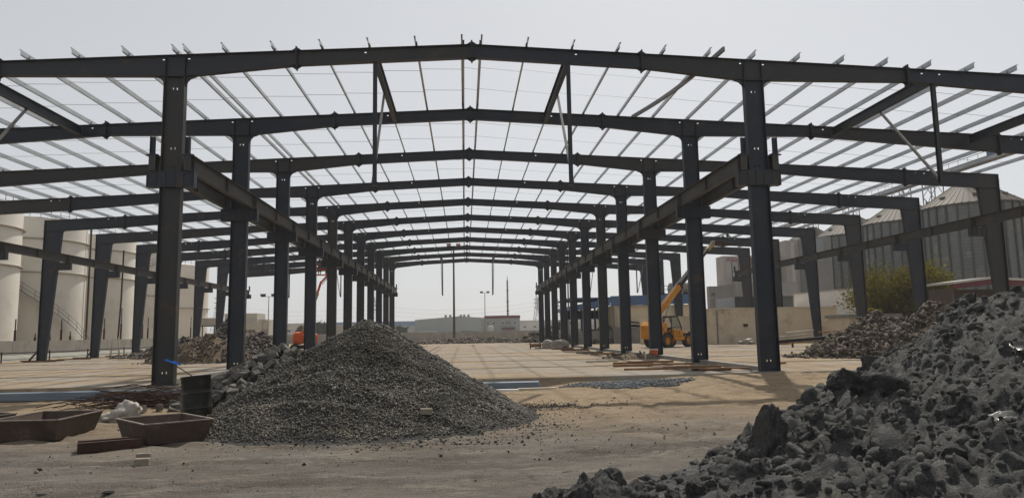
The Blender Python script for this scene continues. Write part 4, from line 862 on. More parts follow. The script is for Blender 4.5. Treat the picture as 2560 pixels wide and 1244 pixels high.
# far warehouses and houses
e = empty('grey_warehouse', (-6.2, 300, -.1), 0, 'long pale grey warehouse with roof ventilators beyond the far wall', 'warehouse')
MB().prism([(-15, 0), (15, 0), (15, 7.9), (4, 8.9), (-15, 7.6)], 0, 40).build('wall', M['farwall'], e)
for x in (-2.2, -.3, 4.2, 5.6, 7.4): MB().box(x-.45, x+.45, 1, 2, 8.3, 9.5).build('ventilator', M['galv_dark'], e)
MB().box(4, 9, -.05, .0, 0, 2.6).build('loading_opening', M['darkwin'], e); MB().box(-14, -6, -2, -.06, 2.4, 2.9).build('canopy', M['farwhite'], e)
e = empty('blue_warehouse', (-42, 420, -.1), 0, 'low blue warehouse far behind the grey warehouse', 'warehouse'); MB().box(-40, 14, 0, 30, 0, 9.2).build('wall', M['farblue'], e); MB().box(-40, 14, -.1, 0, 0, 4.5).build('lower_wall', M['farwhite'], e)
e = empty('band_topped_house', (12.9, 250, -.1), 0, 'pale two-storey office with a maroon roof band beyond the far wall', 'house')
MB().box(-6.1, 6.1, 0, 12, 0, 6.75).build('wall', M['farwall'], e); MB().box(-6.2, 6.2, -.15, 12.1, 6.752, 7.7).build('roof_band', M['redtrim'], e); MB().box(-7.6, -6.102, 1, 10, 0, 6.3).build('annex_wall', M['farwall'], e)
for x in (-5.3, -3.1, .0, 4.4): window(e, x, 5.1, .9, .8, -.03)
for x in (1.4, 2.3): MB().tube([(x, -.3, 5.2), (x, .0, 5.2)], .25, 10).build('exhaust_fan', M['darkmetal'], e)
MB().box(-.2, 4.2, -1.5, -.05, 2.9, 3.5).build('awning', M['redtrim'], e)
e = empty('satellite_dish', (5.9, 173.6, 2.05), 0, 'pale round satellite dish standing behind the far wall', 'satellite dish')
MB().lathe([(0, .25), (.5, .2), (.8, .0), (.78, .02), (.5, .23)], 24).build('dish', M['farwhite'], e, (0, 0, .65), (R(78), 0, 0)); MB().bar((0, .3, -1.5), (0, .3, .5), .1).build('mount', M['galv_dark'], e)
def far_block(x, y, w, d, h, mat, label, name='far_building'):
    e = empty(name, (x, y, -.1), 0, label, 'building'); MB().box(-w/2, w/2, 0, d, 0, h).build('wall', M[mat], e); MB().box(-w/2-.2, w/2+.2, -.2, d+.2, h+.002, h+.35).build('parapet', M['farwhite'], e)
    for k in range(max(1, int(w//6))): window(e, -w/2+3+6*k, h*.6, 1.6, 1., -.05)
far_block(-30, 330, 14, 10, 5, 'farwhite', 'low pale building left of the grey warehouse'); far_block(38, 420, 60, 20, 8, 'farwhite', 'long pale building on the skyline behind the pylons')
far_block(-75, 300, 26, 10, 6.5, 'farwhite', 'plain pale block beyond the orange boom lift'); far_block(36, 200, 14, 8, 3.4, 'farwhite', 'low white site office beyond the far columns')
far_block(-95, 380, 30, 14, 8, 'farwall', 'grey shed beyond the cream house'); far_block(90, 600, 120, 30, 11, 'farwall', 'wide hazy shed far on the skyline'); far_block(-160, 700, 160, 30, 13, 'farwall', 'wide hazy shed far beyond the tanks')
far_block(-46, 260, 10, 8, 5.2, 'cream', 'small cream block beside the far trees')

# lamp masts
def lamp(x, y, h, r, label, heads=2, mat='galv_dark', big=False):
    e = empty('lamp_mast', (x, y, -.1), 0, label, 'lamp post', 'lamp masts beyond the shed')
    MB().tube([(0, 0, 0), (0, 0, h)], [r, r*.6], 10).build('pole', M[mat], e); MB().bar((-1.1, 0, h-.05), (1.1, 0, h-.05), .1).build('cross_arm', M[mat], e)
    for s in (-1, 1): MB().hexa([(s*1.1-.45, -.35, h-.1), (s*1.1+.45, -.35, h-.1), (s*1.1+.35, .35, h-.1), (s*1.1-.35, .35, h-.1), (s*1.1-.55, -.45, h+.5), (s*1.1+.55, -.45, h+.5), (s*1.1+.4, .4, h+.5), (s*1.1-.4, .4, h+.5)]).build('lamp_head', M['lampred' if big else 'darkmetal'], e)
lamp(-2.85, 165, 22.1, .3, 'tall rusty floodlight mast standing behind the far wall', mat='rust', big=True)
lamp(6.45, 240, 15.2, .18, 'slim twin-head lamp post beside the maroon-banded office'); lamp(-40.9, 150, 10.1, .11, 'slim lamp post beside the cream house'); lamp(20.2, 140, 18, .2, 'tall pole behind the far nave columns')
e = empty('telecom_mast', (15.5, 262, -.1), 0, 'slim telecom mast rising above the maroon-banded office', 'mast')
MB().tube([(0, 0, 0), (0, 0, 21)], [.4, .3], 10).build('pole', M['galv_dark'], e)
for z in (9.5, 13, 17): MB().lathe([(.42, z), (.55, z+.1), (.42, z+.3)], 12).build('flange', M['darkmetal'], e)
MB().tube([(0, 0, 21), (0, 0, 22.6)], .1, 6).build('antenna', M['darkmetal'], e)
# pylons
def pylon(x, y, h, label):
    e = empty('transmission_pylon', (x, y, -.1), 0, label, 'pylon', 'power pylons on the skyline'); m = MB(); w = lambda t: (1-t)**1.35*h*.13 + h*.008; L = [0, .2, .38, .53, .66, .77, .87, 1.]
    for a, b in zip(L, L[1:]):
        for i in range(4):
            p = [(sx*w(q), sy*w(q), q*h) for q in (a, b) for sx, sy in ((-1, -1), (1, -1), (1, 1), (-1, 1))]; j = (i+1) % 4; m.bar(p[i], p[4+i], .16); m.bar(p[i], p[4+j], .1); m.bar(p[j], p[4+i], .1); m.bar(p[4+i], p[4+j], .1)
    tag(m.build('lattice_body', M['lattice'], e), kind='stuff')
    for q in (.66, .77, .87): MB().hexa([(-h*.1, -.1, q*h), (h*.1, -.1, q*h), (h*.1, .1, q*h), (-h*.1, .1, q*h), (-h*.02, -.3, q*h+.9), (h*.02, -.3, q*h+.9), (h*.02, .3, q*h+.9), (-h*.02, .3, q*h+.9)]).build('cross_arm', M['lattice'], e)
pylon(60.5, 600, 33, 'lattice power pylon seen beside the far nave columns'); pylon(66, 640, 33, 'second lattice pylon just behind its twin beside the far columns'); pylon(-190, 560, 36, 'lattice pylon beyond the farthest white tank')
pylon(-78, 620, 34, 'faint lattice pylon above the gravel heap'); pylon(-140, 640, 30, 'faint lattice pylon behind the orange boom lift'); pylon(92, 700, 34, 'distant lattice pylon between the far columns')
for z, yy in ((27, 600), (23.5, 600), (20, 600)):
    m = MB()
    for a, b in (((-190, 560), (-78, 620)), ((-78, 620), (60.5, 600))): m.tube([(a[0]+(b[0]-a[0])*t, a[1]+(b[1]-a[1])*t, z-6*4*t*(1-t)) for t in np.linspace(0, 1, 9)], .05, 4, False)
    tag(m.build('power_line', M['lattice']), 'thin power line sagging between the far pylons', 'cable', 'power lines')

# ------------------------------------------------------------------ trees
def tree(x, y, h, rad, zc, mat, nleaf, leaf, label, name='acacia_tree', seed=1, squash=.75, stems=3):
    e = empty(name, (x, y, -.12), 0, label, 'tree'); rs = random.Random(seed); tr = MB(); tips = []
    for k in range(stems):
        a = 2*math.pi*k/stems + rs.random(); p = Vector((.15*math.cos(a), .15*math.sin(a), 0)); d = Vector((.35*math.cos(a), .35*math.sin(a), 1)); pts = [p]; rr = [h*.03]
        for j in range(5): d = (d + Vector((rs.gauss(0, .25), rs.gauss(0, .25), rs.gauss(0, .1)))).normalized(); p = p + d*h*.13; pts.append(p); rr.append(h*.03*(1-.16*(j+1)))
        tr.tube(pts, rr, 6)
        for j in range(9):
            q = pts[rs.randint(2, 5)]; b = rs.uniform(0, 6.28); r_ = rad*rs.uniform(.5, .95); t = Vector((r_*math.cos(b), r_*math.sin(b), zc + rs.uniform(-.5, .65)*rad*squash)); mid = q.lerp(t, .5) + Vector((0, 0, .12*rad)); tr.tube([q, mid, t], [h*.012, h*.007, h*.002], 4); tips += [t, mid]
    tr.build('trunk', M['bark'], e, smooth=True)
    g = np.random.default_rng(seed); cl = np.array([t[:] for t in tips] + [(rad*.6*math.cos(v)*w, rad*.6*math.sin(v)*w, zc+rad*squash*q) for v, w, q in zip(g.uniform(0, 6.28, 26), g.uniform(0, 1.2, 26), g.uniform(-.7, .75, 26))])
    ci = g.integers(0, len(cl), nleaf); sig = rad*.15; P = cl[ci] + g.normal(0, sig, (nleaf, 3))*np.array([1, 1, .75]); n_ = g.normal(size=(nleaf, 3)); n_ /= np.linalg.norm(n_, axis=1, keepdims=True); t_ = np.cross(n_, g.normal(size=(nleaf, 3))); t_ /= np.linalg.norm(t_, axis=1, keepdims=True); b_ = np.cross(n_, t_)
    s = leaf*g.uniform(.5, 1.3, (nleaf, 1)); V = np.stack([P-t_*s, P+b_*s*.45, P+t_*s, P-b_*s*.45], 1).reshape(-1, 3); F = np.arange(nleaf*4).reshape(-1, 4)
    tn = np.repeat(np.clip((.7+.5*g.uniform(size=len(cl)))[ci] + g.normal(0, .18, nleaf), .35, 1.8), 4)
    tag(link('crown', np_mesh('crown', V, F, mat, tint=tn), e), kind='stuff'); return e
tree(45.2, 71, 7.6, 5.2, 5.0, M['leaf'], 34000, .15, 'yellow-green acacia tree in front of the grain silos', seed=4, stems=4, squash=.62)
tree(37.2, 64, 3.2, 1.2, 2.8, M['leaf'], 700, .17, 'small sapling growing beside the beige kiosk', 'young_tree', 9, stems=1)
for k, (x, y, h, r_) in enumerate(((-54, 262, 7.5, 3.8), (-50.5, 258, 7.0, 3.2), (-60, 268, 5.5, 3), (-26, 290, 5, 2.6), (27, 205, 4.5, 2.6), (32, 215, 4.2, 2.5), (42, 300, 6, 4), (-100, 420, 8, 5))):
    tree(x, y, h, r_, h*.6, M['leafdark'], 1500, .5, ['rounded dark tree far behind the orange boom lift', 'second dark tree crowding the rounded one behind the lift', 'low dark shrub-like tree beside the far tree pair', 'small tree beside the grey warehouse end', 'bushy tree beyond the far wall near the pylons', 'bushy tree beside the low white site office', 'dark tree on the skyline before the long pale building', 'lone dark tree beyond the cream house'][k], 'far_tree', 20+k, stems=2)

# ------------------------------------------------------------------ right-hand buildings
e = empty('beige_wall_building', (28.3, 80, -.14), 0, 'plain beige rendered low building behind the right-hand columns', 'building')
MB().box(0, 14.5, 0, 8, 0, 4.12).build('wall', M['beige'], e); MB().box(-.1, 14.6, -.08, 8.1, 4.122, 4.26).build('coping', M['beige'], e); MB().box(.15, .3, -.06, -.002, .2, 4.).build('downpipe', M['galv_dark'], e)
MB().box(3.3, 3.8, -.12, -.002, 2.1, 2.4).build('wall_box', M['rust'], e); MB().box(14., 14.4, -.2, -.002, 2.2, 2.5).build('wall_box', M['rust'], e)
e = empty('ruined_room_wall', (21.8, 86, -.14), 0, 'roofless beige wall with door openings behind the yellow telehandler', 'wall')
for a, b, z0, z1 in ((0, .9, 0, 3.4), (.9, 1.8, 2.3, 3.4), (1.8, 2.6, 0, 3.4), (2.6, 3.5, 2.3, 3.4), (3.5, 5.4, 0, 3.5), (5.4, 6.1, 2.2, 3.5), (6.1, 6.6, 0, 3.5)): MB().box(a, b, 0, .25, z0, z1).build('wall_panel', M['beige'], e)
MB().box(0, 6.6, 3, 3.2, 0, 3.3).build('back_wall', M['beige'], e)
e = empty('white_annex', (41.2, 87, -.14), R(-24), 'blank off-white annex wall with a rising top edge below the silos', 'building')
MB().prism([(0, 0), (13, 0), (13, 6.9), (0, 6.0)], 0, 7).build('wall', M['white'], e); MB().prism([(-.1, 6.02), (13.1, 6.93), (13.1, 7.03), (-.1, 6.12)], -.1, 7.1).build('coping', M['farwhite'], e)
e = empty('dark_opening_block', (37.5, 97, -.14), 0, 'grey concrete block with one wide dark opening beside the white annex', 'building')
MB().box(0, 9, 0, 8, 0, 4.6).build('lower_wall', M['towerdark'], e); MB().box(0, 9, .4, 8, 4.602, 6.3).build('dark_opening', M['darkwin'], e); MB().box(0, 9, 0, 8, 6.302, 8.2).build('upper_wall', M['towerdark'], e)
e = empty('mill_tower', (42.6, 115, -.14), 0, 'tall pale mill tower with faded red lettering near its top', 'tower')
MB().box(0, 10, 0, 3, 0, 13.9).build('wall', M['tower'], e); MB().box(10.002, 12.2, -2, 3, 0, 16.2).build('stair_wall', M['tower'], e); MB().box(12.202, 16.5, -4.5, 3, 0, 16.4).build('dark_wall', M['towerdark'], e); MB().box(10.9, 11.5, -2.1, -2.002, 8.2, 15.8).build('pale_strip', M['farwhite'], e); MB().box(13.2, 15.2, -4.6, -4.502, 12.4, 16.2).build('pale_panel', M['farwall'], e)
MB().box(-1.8, -.002, 2, 3.2, 0, 9.).build('side_block', M['towerdark'], e); window(e, -1.1, 7.7, .7, .35, 1.96, 'towerdark'); MB().box(-1.8, -.002, 1.9, 1.998, 7.0, 7.1).build('ledge', M['farwhite'], e); MB().box(-1.8, -.002, 1.9, 1.998, 4.3, 4.4).build('ledge', M['farwhite'], e)
MB().box(.6, 9.4, -.08, -.002, 10.3, 13.75).build('sign_panel', M['tower'], e)
for x in (1.5, 2.6, 6.3): MB().tube([(x, -.25, 2), (x, -.25, 13)], .05, 5).build('cable', M['darkmetal'], e)
MB().box(1.5, 2.6, -.9, -.3, 4.5, 5.6).build('cradle', M['darkmetal'], e); MB().box(.8, 3.2, -1., -.25, 4.3, 4.42).build('cradle_floor', M['darkmetal'], e)
def text(parent, body, size, loc, rot, mat, name='lettering', ext=.02):
    cu = bpy.data.curves.new(name, 'FONT'); cu.body = body; cu.size = size; cu.extrude = ext; t = bpy.data.objects.new(name, cu); COL.objects.link(t)
    me = bpy.data.meshes.new_from_object(t.evaluated_get(bpy.context.evaluated_depsgraph_get())); bpy.data.objects.remove(t); me.name = name; me.materials.clear(); me.materials.append(mat); o = link(name, me, parent, loc, rot); return o
text(e, 'AStar', 1.0, (.65, -.12, 12.95), (R(90), 0, 0), M['sign']); text(e, 'J', 1.5, (4.75, -.12, 12.5), (R(90), 0, 0), M['sign'])
# blue-roofed hall
e = empty('blue_roofed_hall', (14.2, 98, -.14), 0, 'hall with blue sheet roof edge and open side beyond the telehandler', 'building')
MB().box(6., 17.5, 0, 12, 0, 5.35).build('wall', M['hall'], e)
rm = MB().prism([(-.2, 4.75), (5.6, 5.35), (5.6, 6.4), (-.2, 5.3)], -.6, 12).build('eave_sheet', M['bluewall'], e)
bp = MB().box(0, .94, -.05, .05, 0, 1.35).mesh('roof_panel', M['bluewall'])
for k in range(13): link('roof_panel', bp, e, (5.65+.95*k, -.55-.012*(k % 2), 5.3+.012*k))
MB().box(-.2, 18, -.5, 12, 6.3, 6.5).build('roof', M['bluewall'], e)
MB().box(.2, 5.9, 11.5, 11.8, 0, 1.4).build('low_wall', M['wallcon'], e); MB().box(.2, 10, -1.2, -1., 0, 1.9).build('low_wall', M['wallcon'], e); MB().box(6., 6.3, -1.3, -.05, 0, 5.3).build('pier', M['cream'], e)
for x in (.4, 2.6, 4.6): 
    for y in (.5, 6, 11.3): MB().bar((x, y, 0), (x, y, 4.9+x*.1), .28).build('post', M['bluewall'], e)
MB().box(.2, 5.9, 6, 6.25, 3.6, 4.9).build('beam', M['darkmetal'], e); window(e, 12.4, 4.0, 1.0, 1.1, -.04, 'white', 0, 'bluewall'); MB().box(9.6, 10.2, -.5, -.02, 2.1, 2.5).build('air_unit', M['darkmetal'], e)
e = empty('block_stack', (23.8, 95.8, -.14), 0, 'grey block wall with pipes and scrap on top behind the telehandler', 'wall'); MB().box(-4, 4, 0, .6, 0, 2.3).build('wall', M['concrete'], e)
m = MB(); [m.tube([(random.uniform(-3.8, 3.8), random.uniform(0, .5), 2.35+random.random()*.2), (random.uniform(-3.8, 3.8), random.uniform(0, .5), 2.4+random.random()*.8)], .09, 5) for _ in range(16)]; tag(m.build('scrap_pipes', M['scrap'], e), kind='stuff')
# water tanks on a stand
e = empty('tank_stand', (30.2, 100, -.1), 0, 'steel stand with cross bracing carrying two water tanks', 'stand'); MB().box(-2.6, 2.6, -1.2, 1.2, 6.7, 6.95).build('platform', M['rust'], e)
for x in (-1.9, -.2, .3, 1.9):
    for y in (-1, 1): MB().bar((x, y, 0), (x, y, 6.7), .18).build('leg', M['bluewall'], e)
for a, b in (((-1.9, -1.1, 2.5), (-.2, -1.1, 5.)), ((-1.9, -1.1, 5), (-.2, -1.1, 2.5)), ((.3, -1.1, 3), (1.9, -1.1, 5.5)), ((.3, -1.1, 5.5), (1.9, -1.1, 3.))): MB().bar(a, b, .08).build('brace', M['bluewall'], e)
for z in (7.5, 8.): MB().tube([(-2.6, -1.2, z), (2.6, -1.2, z)], .04, 5).build('rail', M['lattice'], e)
for x in (-2.6, -1.3, 0, 1.3, 2.6): MB().tube([(x, -1.2, 6.95), (x, -1.2, 8.)], .035, 5).build('rail_post', M['lattice'], e)
for x in (-.75, 1.35):
    t = MB().lathe([(0, .02), (.62, .02), (.72, .4), (.74, .8), (.6, 1.25), (.5, 1.42), (.5, 1.5), (0, 1.52)], 20).build('water_tank', M['cream'], None, (30.2+x, 100, 6.86), smooth=True); tag(t, 'rounded cream water tank on the steel stand', 'water tank', 'water tanks on the stand')
# kiosk, canopy
e = empty('beige_kiosk', (36.4, 66, -.14), 0, 'small beige kiosk with a dark green roof edge below the tree', 'kiosk'); MB().box(0, 5., 0, 4, 0, 2.75).build('wall', M['beige'], e); MB().box(-.2, 5.2, -.25, 4.2, 2.752, 3.06).build('roof', M['footing'], e)
for x in (1.2, 3.6): MB().box(x-.3, x+.3, -.04, -.002, 1., 1.7).build('window', M['darkwin'], e)
e = empty('open_canopy', (43.6, 61, -.14), 0, 'dark open canopy shed with pale and maroon fascia beside the tree', 'shed')
MB().prism([(0, 5.55), (3.6, 5.95), (9.5, 5.6), (9.5, 5.8), (3.6, 6.15), (0, 5.75)], 0, 4).build('roof', M['farwhite'], e); MB().prism([(.05, 5.1), (3.6, 5.45), (9.45, 5.1), (9.45, 5.6), (3.6, 5.94), (.05, 5.54)], .1, .3).build('fascia', M['redtrim'], e)
MB().box(.2, 9.3, 3.5, 3.8, 0, 5.2).build('back_wall', M['grille'], e); MB().box(.1, .3, .4, 3.5, 0, 5.2).build('side_wall', M['grille'], e); MB().box(9.1, 9.3, .4, 3.5, 0, 5.2).build('side_wall', M['grille'], e)
for x in (.5, 4.7, 9): MB().bar((x, .6, 0), (x, .6, 5.2), .2).build('post', M['darkmetal'], e)

# ------------------------------------------------------------------ grain silos
def silo(cx, cy, r, h, rise, label):
    e = empty('grain_silo', (cx, cy, -.14), 0, label, 'silo', 'corrugated grain silos'); nz = 76
    MB().lathe([(r + (.035 if k % 2 else 0), h*k/nz) for k in range(nz+1)], 72).build('wall', M['silo'], e)
    sm = MB().box(.0, .2, -.12, .12, 0, h).mesh('stiffener', M['silotrim'])
    for k in range(30): a = 2*math.pi*(k+.3)/30; link('stiffener', sm, e, (r*math.cos(a)+.02*math.cos(a), r*math.sin(a)+.02*math.sin(a), 0), (0, 0, a))
    MB().lathe([(r+.35, h-.12), (r+.35, h+.02), (r*.12, h+rise), (0, h+rise+.05)], 72).build('roof', M['siloroof'], e)
    L = math.hypot(r*.88+.35, rise)*.97; an = math.atan2(rise, r*.88+.35); rm = MB().hexa([(0, -.09, 0), (L, -.04, 0), (L, .04, 0), (0, .09, 0), (0, -.07, .1), (L, -.03, .07), (L, .03, .07), (0, .07, .1)]).mesh('roof_rib', M['siloroof'])
    for k in range(48): a = 2*math.pi*k/48; link('roof_rib', rm, e, ((r+.25)*math.cos(a), (r+.25)*math.sin(a), h+.03), Euler((0, -an, a+math.pi)))
    vm = MB().box(-.3, .3, -.3, .3, 0, .4).mesh('roof_vent', M['siloroof'])
    for k in range(8): a = 2*math.pi*(k+.35)/8; link('roof_vent', vm, e, (r*.78*math.cos(a), r*.78*math.sin(a), h+rise*.24), (0, 0, a))
    return e
SX, SR = 72.3, 6.6
for k, lab in enumerate(('grain silo rising behind the acacia tree', 'grain silo whose ribbed cone shows beside the fourth frame column', 'grain silo beside the fifth frame column, its cone below the catwalk', 'grain silo next to the mill tower')):
    silo(SX, 95.9+15.5*k, SR, 18.4, 4.2, 'tall grey corrugated ' + lab)
e = empty('silo_catwalk', (SX, 70, 24.2), 0, 'lattice conveyor catwalk bridging over the silo roofs', 'catwalk')
MB().box(-.7, .7, 0, 90, 0, .5).build('conveyor', M['lattice'], e); m = MB()
for s in (-1.1, 1.1):
    for z in (.1, 1.1): m.tube([(s, 0, z), (s, 90, z)], .05, 5)
    for k in range(46): m.bar((s, 2*k, .1), (s, 2*k, 1.1), .04)
tag(m.build('railing', M['lattice'], e), kind='stuff')
for y in (33.5, 41.4, 56.9, 72.4):
    m = MB()
    for a, b in ((-1, -1), (1, -1), (1, 1), (-1, 1)): m.bar((a, y+b, -5.2), (a, y+b, 0), .12)
    for a, b in (((-1, -1), (1, -1)), ((-1, 1), (1, 1)), ((-1, -1), (-1, 1)), ((1, -1), (1, 1))): m.bar((a[0], y+a[1], -5.2), (b[0], y+b[1], -2.6), .07); m.bar((b[0], y+b[1], -5.2), (a[0], y+a[1], -2.6), .07); m.bar((a[0], y+a[1], -2.6), (b[0], y+b[1], 0), .07)
    m.build('support_tower', M['lattice'], e)
MB().box(-.6, .6, 19.5, 21, .502, 1.7).build('drive_motor', M['bluewall'], e)

# ------------------------------------------------------------------ people
def person(loc, rz, J, label, shirt='hivis'):
    verts = list(J['p']); edges = J['e']; me = bpy.data.meshes.new('person'); me.from_pydata(verts, edges, []); me.materials.append(M[shirt])
    o = link('person', me, None, loc, (0, 0, rz)); sk = o.modifiers.new('skin', 'SKIN'); 
    for i, r_ in enumerate(J['r']): me.skin_vertices[0].data[i].radius = (r_, r_)
    me.skin_vertices[0].data[0].use_root = True; sk.use_smooth_shade = True; ss = o.modifiers.new('sub', 'SUBSURF'); ss.levels = 1; ss.render_levels = 2
    tag(o, label, 'person'); hx_, hy_, hz_ = verts[J['head']]
    MB().lathe([(.0, .17), (.07, .155), (.115, .11), (.135, .05), (.165, .04), (.165, .02), (.125, .02)], 16, (hx_, hy_, hz_)).build('helmet', M['helmet'], o, smooth=True); return o
def joints(sit=False, reach=0.):
    if not sit:
        p = [(0, 0, .95), (0, .02, 1.2), (0, .02, 1.42), (0, .02, 1.53), (0, .03, 1.66), (.1, 0, .9), (.11, .02, .5), (.11, -.02, .1), (.11, .12, .05), (-.1, 0, .9), (-.11, .02, .5), (-.11, -.02, .1), (-.11, .12, .05),
             (.2, .02, 1.42), (.27, .05+.2*reach, 1.18+.3*reach), (.24, .2+.25*reach, 1.02+.6*reach), (-.2, .02, 1.42), (-.27, .05+.2*reach, 1.18+.3*reach), (-.24, .2+.25*reach, 1.02+.6*reach)]
    else:
        p = [(0, 0, .1), (0, .03, .38), (0, .08, .62), (0, .1, .72), (0, .13, .85), (.1, .02, .1), (.13, .42, .08), (.14, .46, -.34), (.14, .58, -.38), (-.1, .02, .1), (-.13, .42, .08), (-.14, .46, -.34), (-.14, .58, -.38), (.2, .07, .6), (.27, .2, .38), (.2, .42, .3), (-.2, .07, .6), (-.27, .2, .38), (-.2, .42, .3)]
    e = [(0, 1), (1, 2), (2, 3), (3, 4), (0, 5), (5, 6), (6, 7), (7, 8), (0, 9), (9, 10), (10, 11), (11, 12), (2, 13), (13, 14), (14, 15), (2, 16), (16, 17), (17, 18)]
    return dict(p=p, e=e, r=[.15, .15, .15, .06, .105, .1, .075, .05, .045, .1, .075, .05, .045, .075, .05, .035, .075, .05, .035], head=4)

# ------------------------------------------------------------------ machines
def wheel(parent, x, y, z, r, w, rim='yellow'):
    t = MB().lathe([(r*.58, -w/2), (r*.8, -w/2*1.05), (r*.96, -w/2*.85), (r, -w/2*.5), (r, w/2*.5), (r*.96, w/2*.85), (r*.8, w/2*1.05), (r*.58, w/2)], 24)
    for k in range(20): a = 2*math.pi*k/20; t.bar((r*.97*math.cos(a), r*.97*math.sin(a), -w*.4), (r*.97*math.cos(a+.12), r*.97*math.sin(a+.12), w*.4), .05, .06, (math.cos(a), math.sin(a), 0))
    o = t.build('wheel', M['tyre'], parent, (x, y, z), (R(90), 0, 0))
    MB().lathe([(0, -w*.22), (r*.3, -w*.22), (r*.34, -w*.1), (r*.5, -w*.14), (r*.59, -w*.42), (r*.59, w*.42), (r*.5, w*.14), (r*.34, w*.1), (r*.3, w*.22), (0, w*.22)], 20).build('rim', M[rim], o); return o
def bev(o, w=.04):
    b = o.modifiers.new('bevel', 'BEVEL'); b.width = w; b.segments = 2; b.limit_method = 'ANGLE'; return o
e = empty('telehandler', (20.2, 71.1, 0), R(33), 'yellow telescopic handler with raised boom reaching to the far rafters', 'telehandler'); e.scale = (1.14,)*3
for x in (-1.4, 1.4):
    for y in (-.95, .95): wheel(e, x, y, .6, .6, .42)
bev(MB().prism([(-1.0, .55), (2.0, .55), (2.15, .75), (2.0, .95), (.2, 1.25), (-1.2, 1.35), (-1.2, .7)], -.5, .55).build('chassis', M['yellow'], e))
bev(MB().prism([(-.5, .62), (1.05, .62), (1.05, 1.32), (-.3, 1.62), (-.5, 1.5)], -1.12, -.51).build('engine_cover', M['yellow'], e))
bev(MB().prism([(-2.5, .8), (-1.75, .65), (-1.2, .72), (-1.2, 2.1), (-2.2, 2.25), (-2.6, 1.9)], -.95, .95).build('counterweight', M['yellow'], e))
bev(MB().prism([(-.62, 1.3), (.62, 1.3), (.62, 1.32), (-.62, 1.32)], .1, 1.1).build('cab_floor', M['darkmetal'], e), .005)
cf = MB(); cp = [(-.6, 1.3), (-.55, 2.62), (.25, 2.68), (.72, 1.75), (.72, 1.3)]
for y in (-.48, -.02+.5): 
    for a, b in zip(cp, cp[1:]): cf.bar((a[0], y-.4, a[1]), (b[0], y-.4, b[1]), .07)
for a in cp: cf.bar((a[0], -.88, a[1]), (a[0], .08, a[1]), .06)
cf.build('cab_frame', M['black'], e); MB().box(-.6, .3, -.9, .1, 2.66, 2.74).build('cab_roof', M['black'], e)
MB().add([(-.55, -.885, 1.4), (.66, -.885, 1.4), (.66, -.885, 1.75), (.22, -.885, 2.6), (-.52, -.885, 2.55)], [(0, 1, 2, 3, 4)]).build('side_glass', M['glass'], e)
MB().add([(.73, -.85, 1.7), (.73, .05, 1.7), (.27, .05, 2.64), (.27, -.85, 2.64)], [(0, 1, 2, 3)]).build('windscreen', M['glass'], e)
bev(MB().box(-.4, .05, -.65, -.2, 1.34, 1.75).build('seat', M['black'], e), .05)
for s in (-1, 1):
    mg = MB(); mg.lathe([(.72, -.22), (.72, .22)], 14, (0, 0, 0), R(15), R(165)); g = mg.build('mudguard', M['black'], e, (1.4, s*.95, .62), (R(90), 0, 0)); g.modifiers.new('t', 'SOLIDIFY').thickness = .04
    mg = MB(); mg.lathe([(.72, -.22), (.72, .22)], 14, (0, 0, 0), R(15), R(120)); g = mg.build('mudguard', M['black'], e, (-1.4, s*.95, .62), (R(90), 0, 0)); g.modifiers.new('t', 'SOLIDIFY').thickness = .04
B0 = Vector((-1.9, .3, 2.2)); bd = Vector((math.cos(R(39.5)), 0, math.sin(R(39.5)))); bu = Vector((-bd.z, 0, bd.x))
def boom(a, b, w, h, mat, name): return bev(MB().bar(B0+bd*a, B0+bd*b, w, h, bu).build(name, M[mat], e), .03)
boom(-.2, 5.2, .42, .5, 'yellow', 'boom_outer'); boom(5.2, 8.4, .33, .38, 'darkmetal', 'boom_middle'); boom(8.4, 12.1, .26, .3, 'black', 'boom_inner'); boom(5.1, 5.35, .52, .62, 'rust', 'boom_collar')
MB().tube([B0+bd*.5+bu*.38, B0+bd*8.6+bu*.33], .05, 8).build('hose_guide', M['galv_dark'], e); MB().tube([(-.6, .3, 1.5), B0+bd*3.2-bu*.25], .08, 8).build('lift_cylinder', M['galv'], e)
tipb = B0+bd*12.0; bev(MB().bar(tipb-bd*1.2, tipb+Vector((.25, 0, .05)), .3, .36, bu).build('boom_head', M['boomyellow'], e), .03)
bev(MB().box(tipb.x+.1, tipb.x+.9, -.3, .9, tipb.z-.25, tipb.z+.2).build('carriage', M['rust'], e), .03)
for y in (-.1, .7): bev(MB().box(tipb.x+.9, tipb.x+2.1, y-.07, y+.07, tipb.z-.25, tipb.z-.18).build('fork', M['rust'], e), .01)
bev(MB().box(tipb.x+.902, tipb.x+2.0, -.6, 1.2, tipb.z-.15, tipb.z+.05).build('load_bracket', M['rust'], e), .02)
text(e, 'JCB', .36, (-.28, -1.127, 1.15), (R(90), 0, 0), M['black'], ext=.004); text(e, 'LOADALL', .17, (-.36, -1.127, .9), (R(90), 0, 0), M['black'], ext=.004); text(e, 'JCB', .3, (-2.1, -.957, 1.5), (R(90), 0, 0), M['black'], ext=.004)
MB().box(.62, 1.0, -1.135, -1.122, .98, 1.2).build('side_vent', M['black'], e); MB().bar((1.8, -.95, 1.3), (1.85, -1.1, 1.75), .05).build('mirror_arm', M['black'], e)

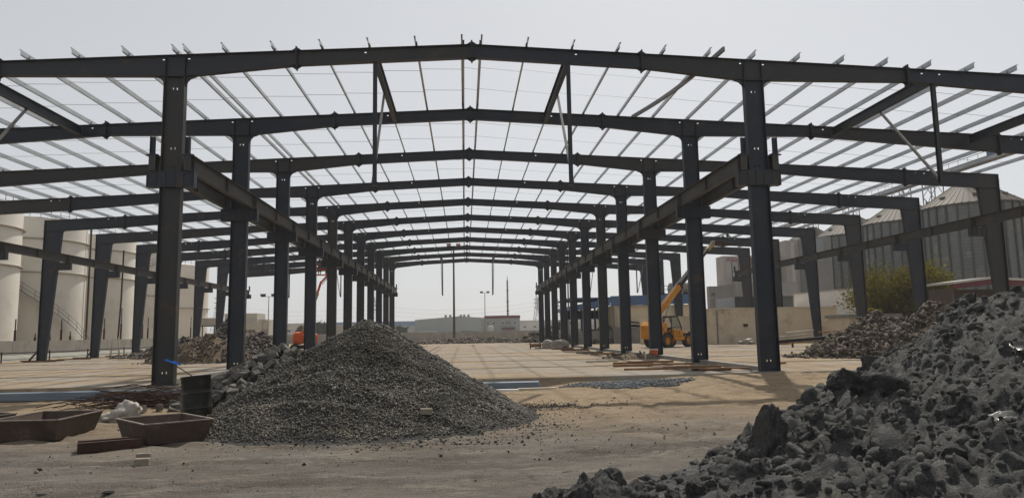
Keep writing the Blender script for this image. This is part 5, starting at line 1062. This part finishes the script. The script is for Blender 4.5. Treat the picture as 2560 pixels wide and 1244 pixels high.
e = empty('boom_lift', (-16.9, 75.2, 0), R(12), 'orange boom lift behind the columns with its basket raised', 'boom lift')
for x in (-1.05, 1.05):
    for y in (-.85, .85): wheel(e, x, y, .48, .48, .34, 'white')
bev(MB().box(-1.3, 1.3, -.65, .65, .45, .85).build('chassis', M['darkmetal'], e)); bev(MB().box(-1.25, -.1, -1.0, 1.0, .9, 2.2).build('counterweight', M['orange'], e), .38); bev(MB().box(.35, 1.25, -1.0, 1.0, .9, 2.05).build('engine_hood', M['orange'], e), .34); bev(MB().box(-.1, .35, -.6, .6, .86, 1.7).build('turntable', M['darkmetal'], e), .03)
bev(MB().bar((-.3, 0, 2.0), (1.15, 0, 6.2), .3, .36).build('main_boom', M['boomyellow'], e), .03); bev(MB().bar((1.05, 0, 5.9), (1.5, 0, 7.4), .2, .24).build('boom_extension', M['orange'], e), .02); bev(MB().bar((1.48, 0, 7.3), (2.1, 0, 8.0), .16, .2).build('jib', M['orange'], e), .02); MB().tube([(1.6, .12, 7.1), (2.3, .12, 8.0)], .04, 6).build('jib_cylinder', M['darkmetal'], e)
bk = MB().box(.9, 2.5, -.45, .45, 8.05, 8.13); bk.build('basket_floor', M['orange'], e)
m = MB()
for x in (.93, 2.47):
    for y in (-.42, .42): m.bar((x, y, 8.13), (x, y, 9.2), .05)
for z in (8.65, 9.2):
    for y in (-.42, .42): m.bar((.93, y, z), (2.47, y, z), .05)
    for x in (.93, 2.47): m.bar((x, -.42, z), (x, .42, z), .05)
m.build('basket_rail', M['orange'], e)
person((-15.6, 75.45, 8.13), R(40), joints(False, .4), 'worker in dark overalls and pale helmet at the lift basket edge'); person((-14.95, 75.6, 8.13), R(-60), joints(False, .8), 'worker beside a colleague, arms raised, in the lift basket', 'hair')
person((30.35, FY[6], roof(30.35)+.03), R(180), joints(True), 'worker sitting on top of a rafter above the telehandler boom', 'hair')

# ------------------------------------------------------------------ dusty air
hm, hnt, hb_ = newmat('dusty_air'); hnt.nodes.remove(hb_); pv = NN(hnt, 'ShaderNodeVolumePrincipled'); pv.inputs['Color'].default_value = (.93, .94, .96, 1); pv.inputs['Density'].default_value = .00035; pv.inputs['Anisotropy'].default_value = .25
hnt.links.new(pv.outputs[0], hnt.nodes['Material Output'].inputs['Volume'])
tag(MB().box(-5200, 5200, -70, 9200, -1.6, 40).build('haze', hm), 'thin dusty haze hanging over the whole site', 'haze', kind='stuff')
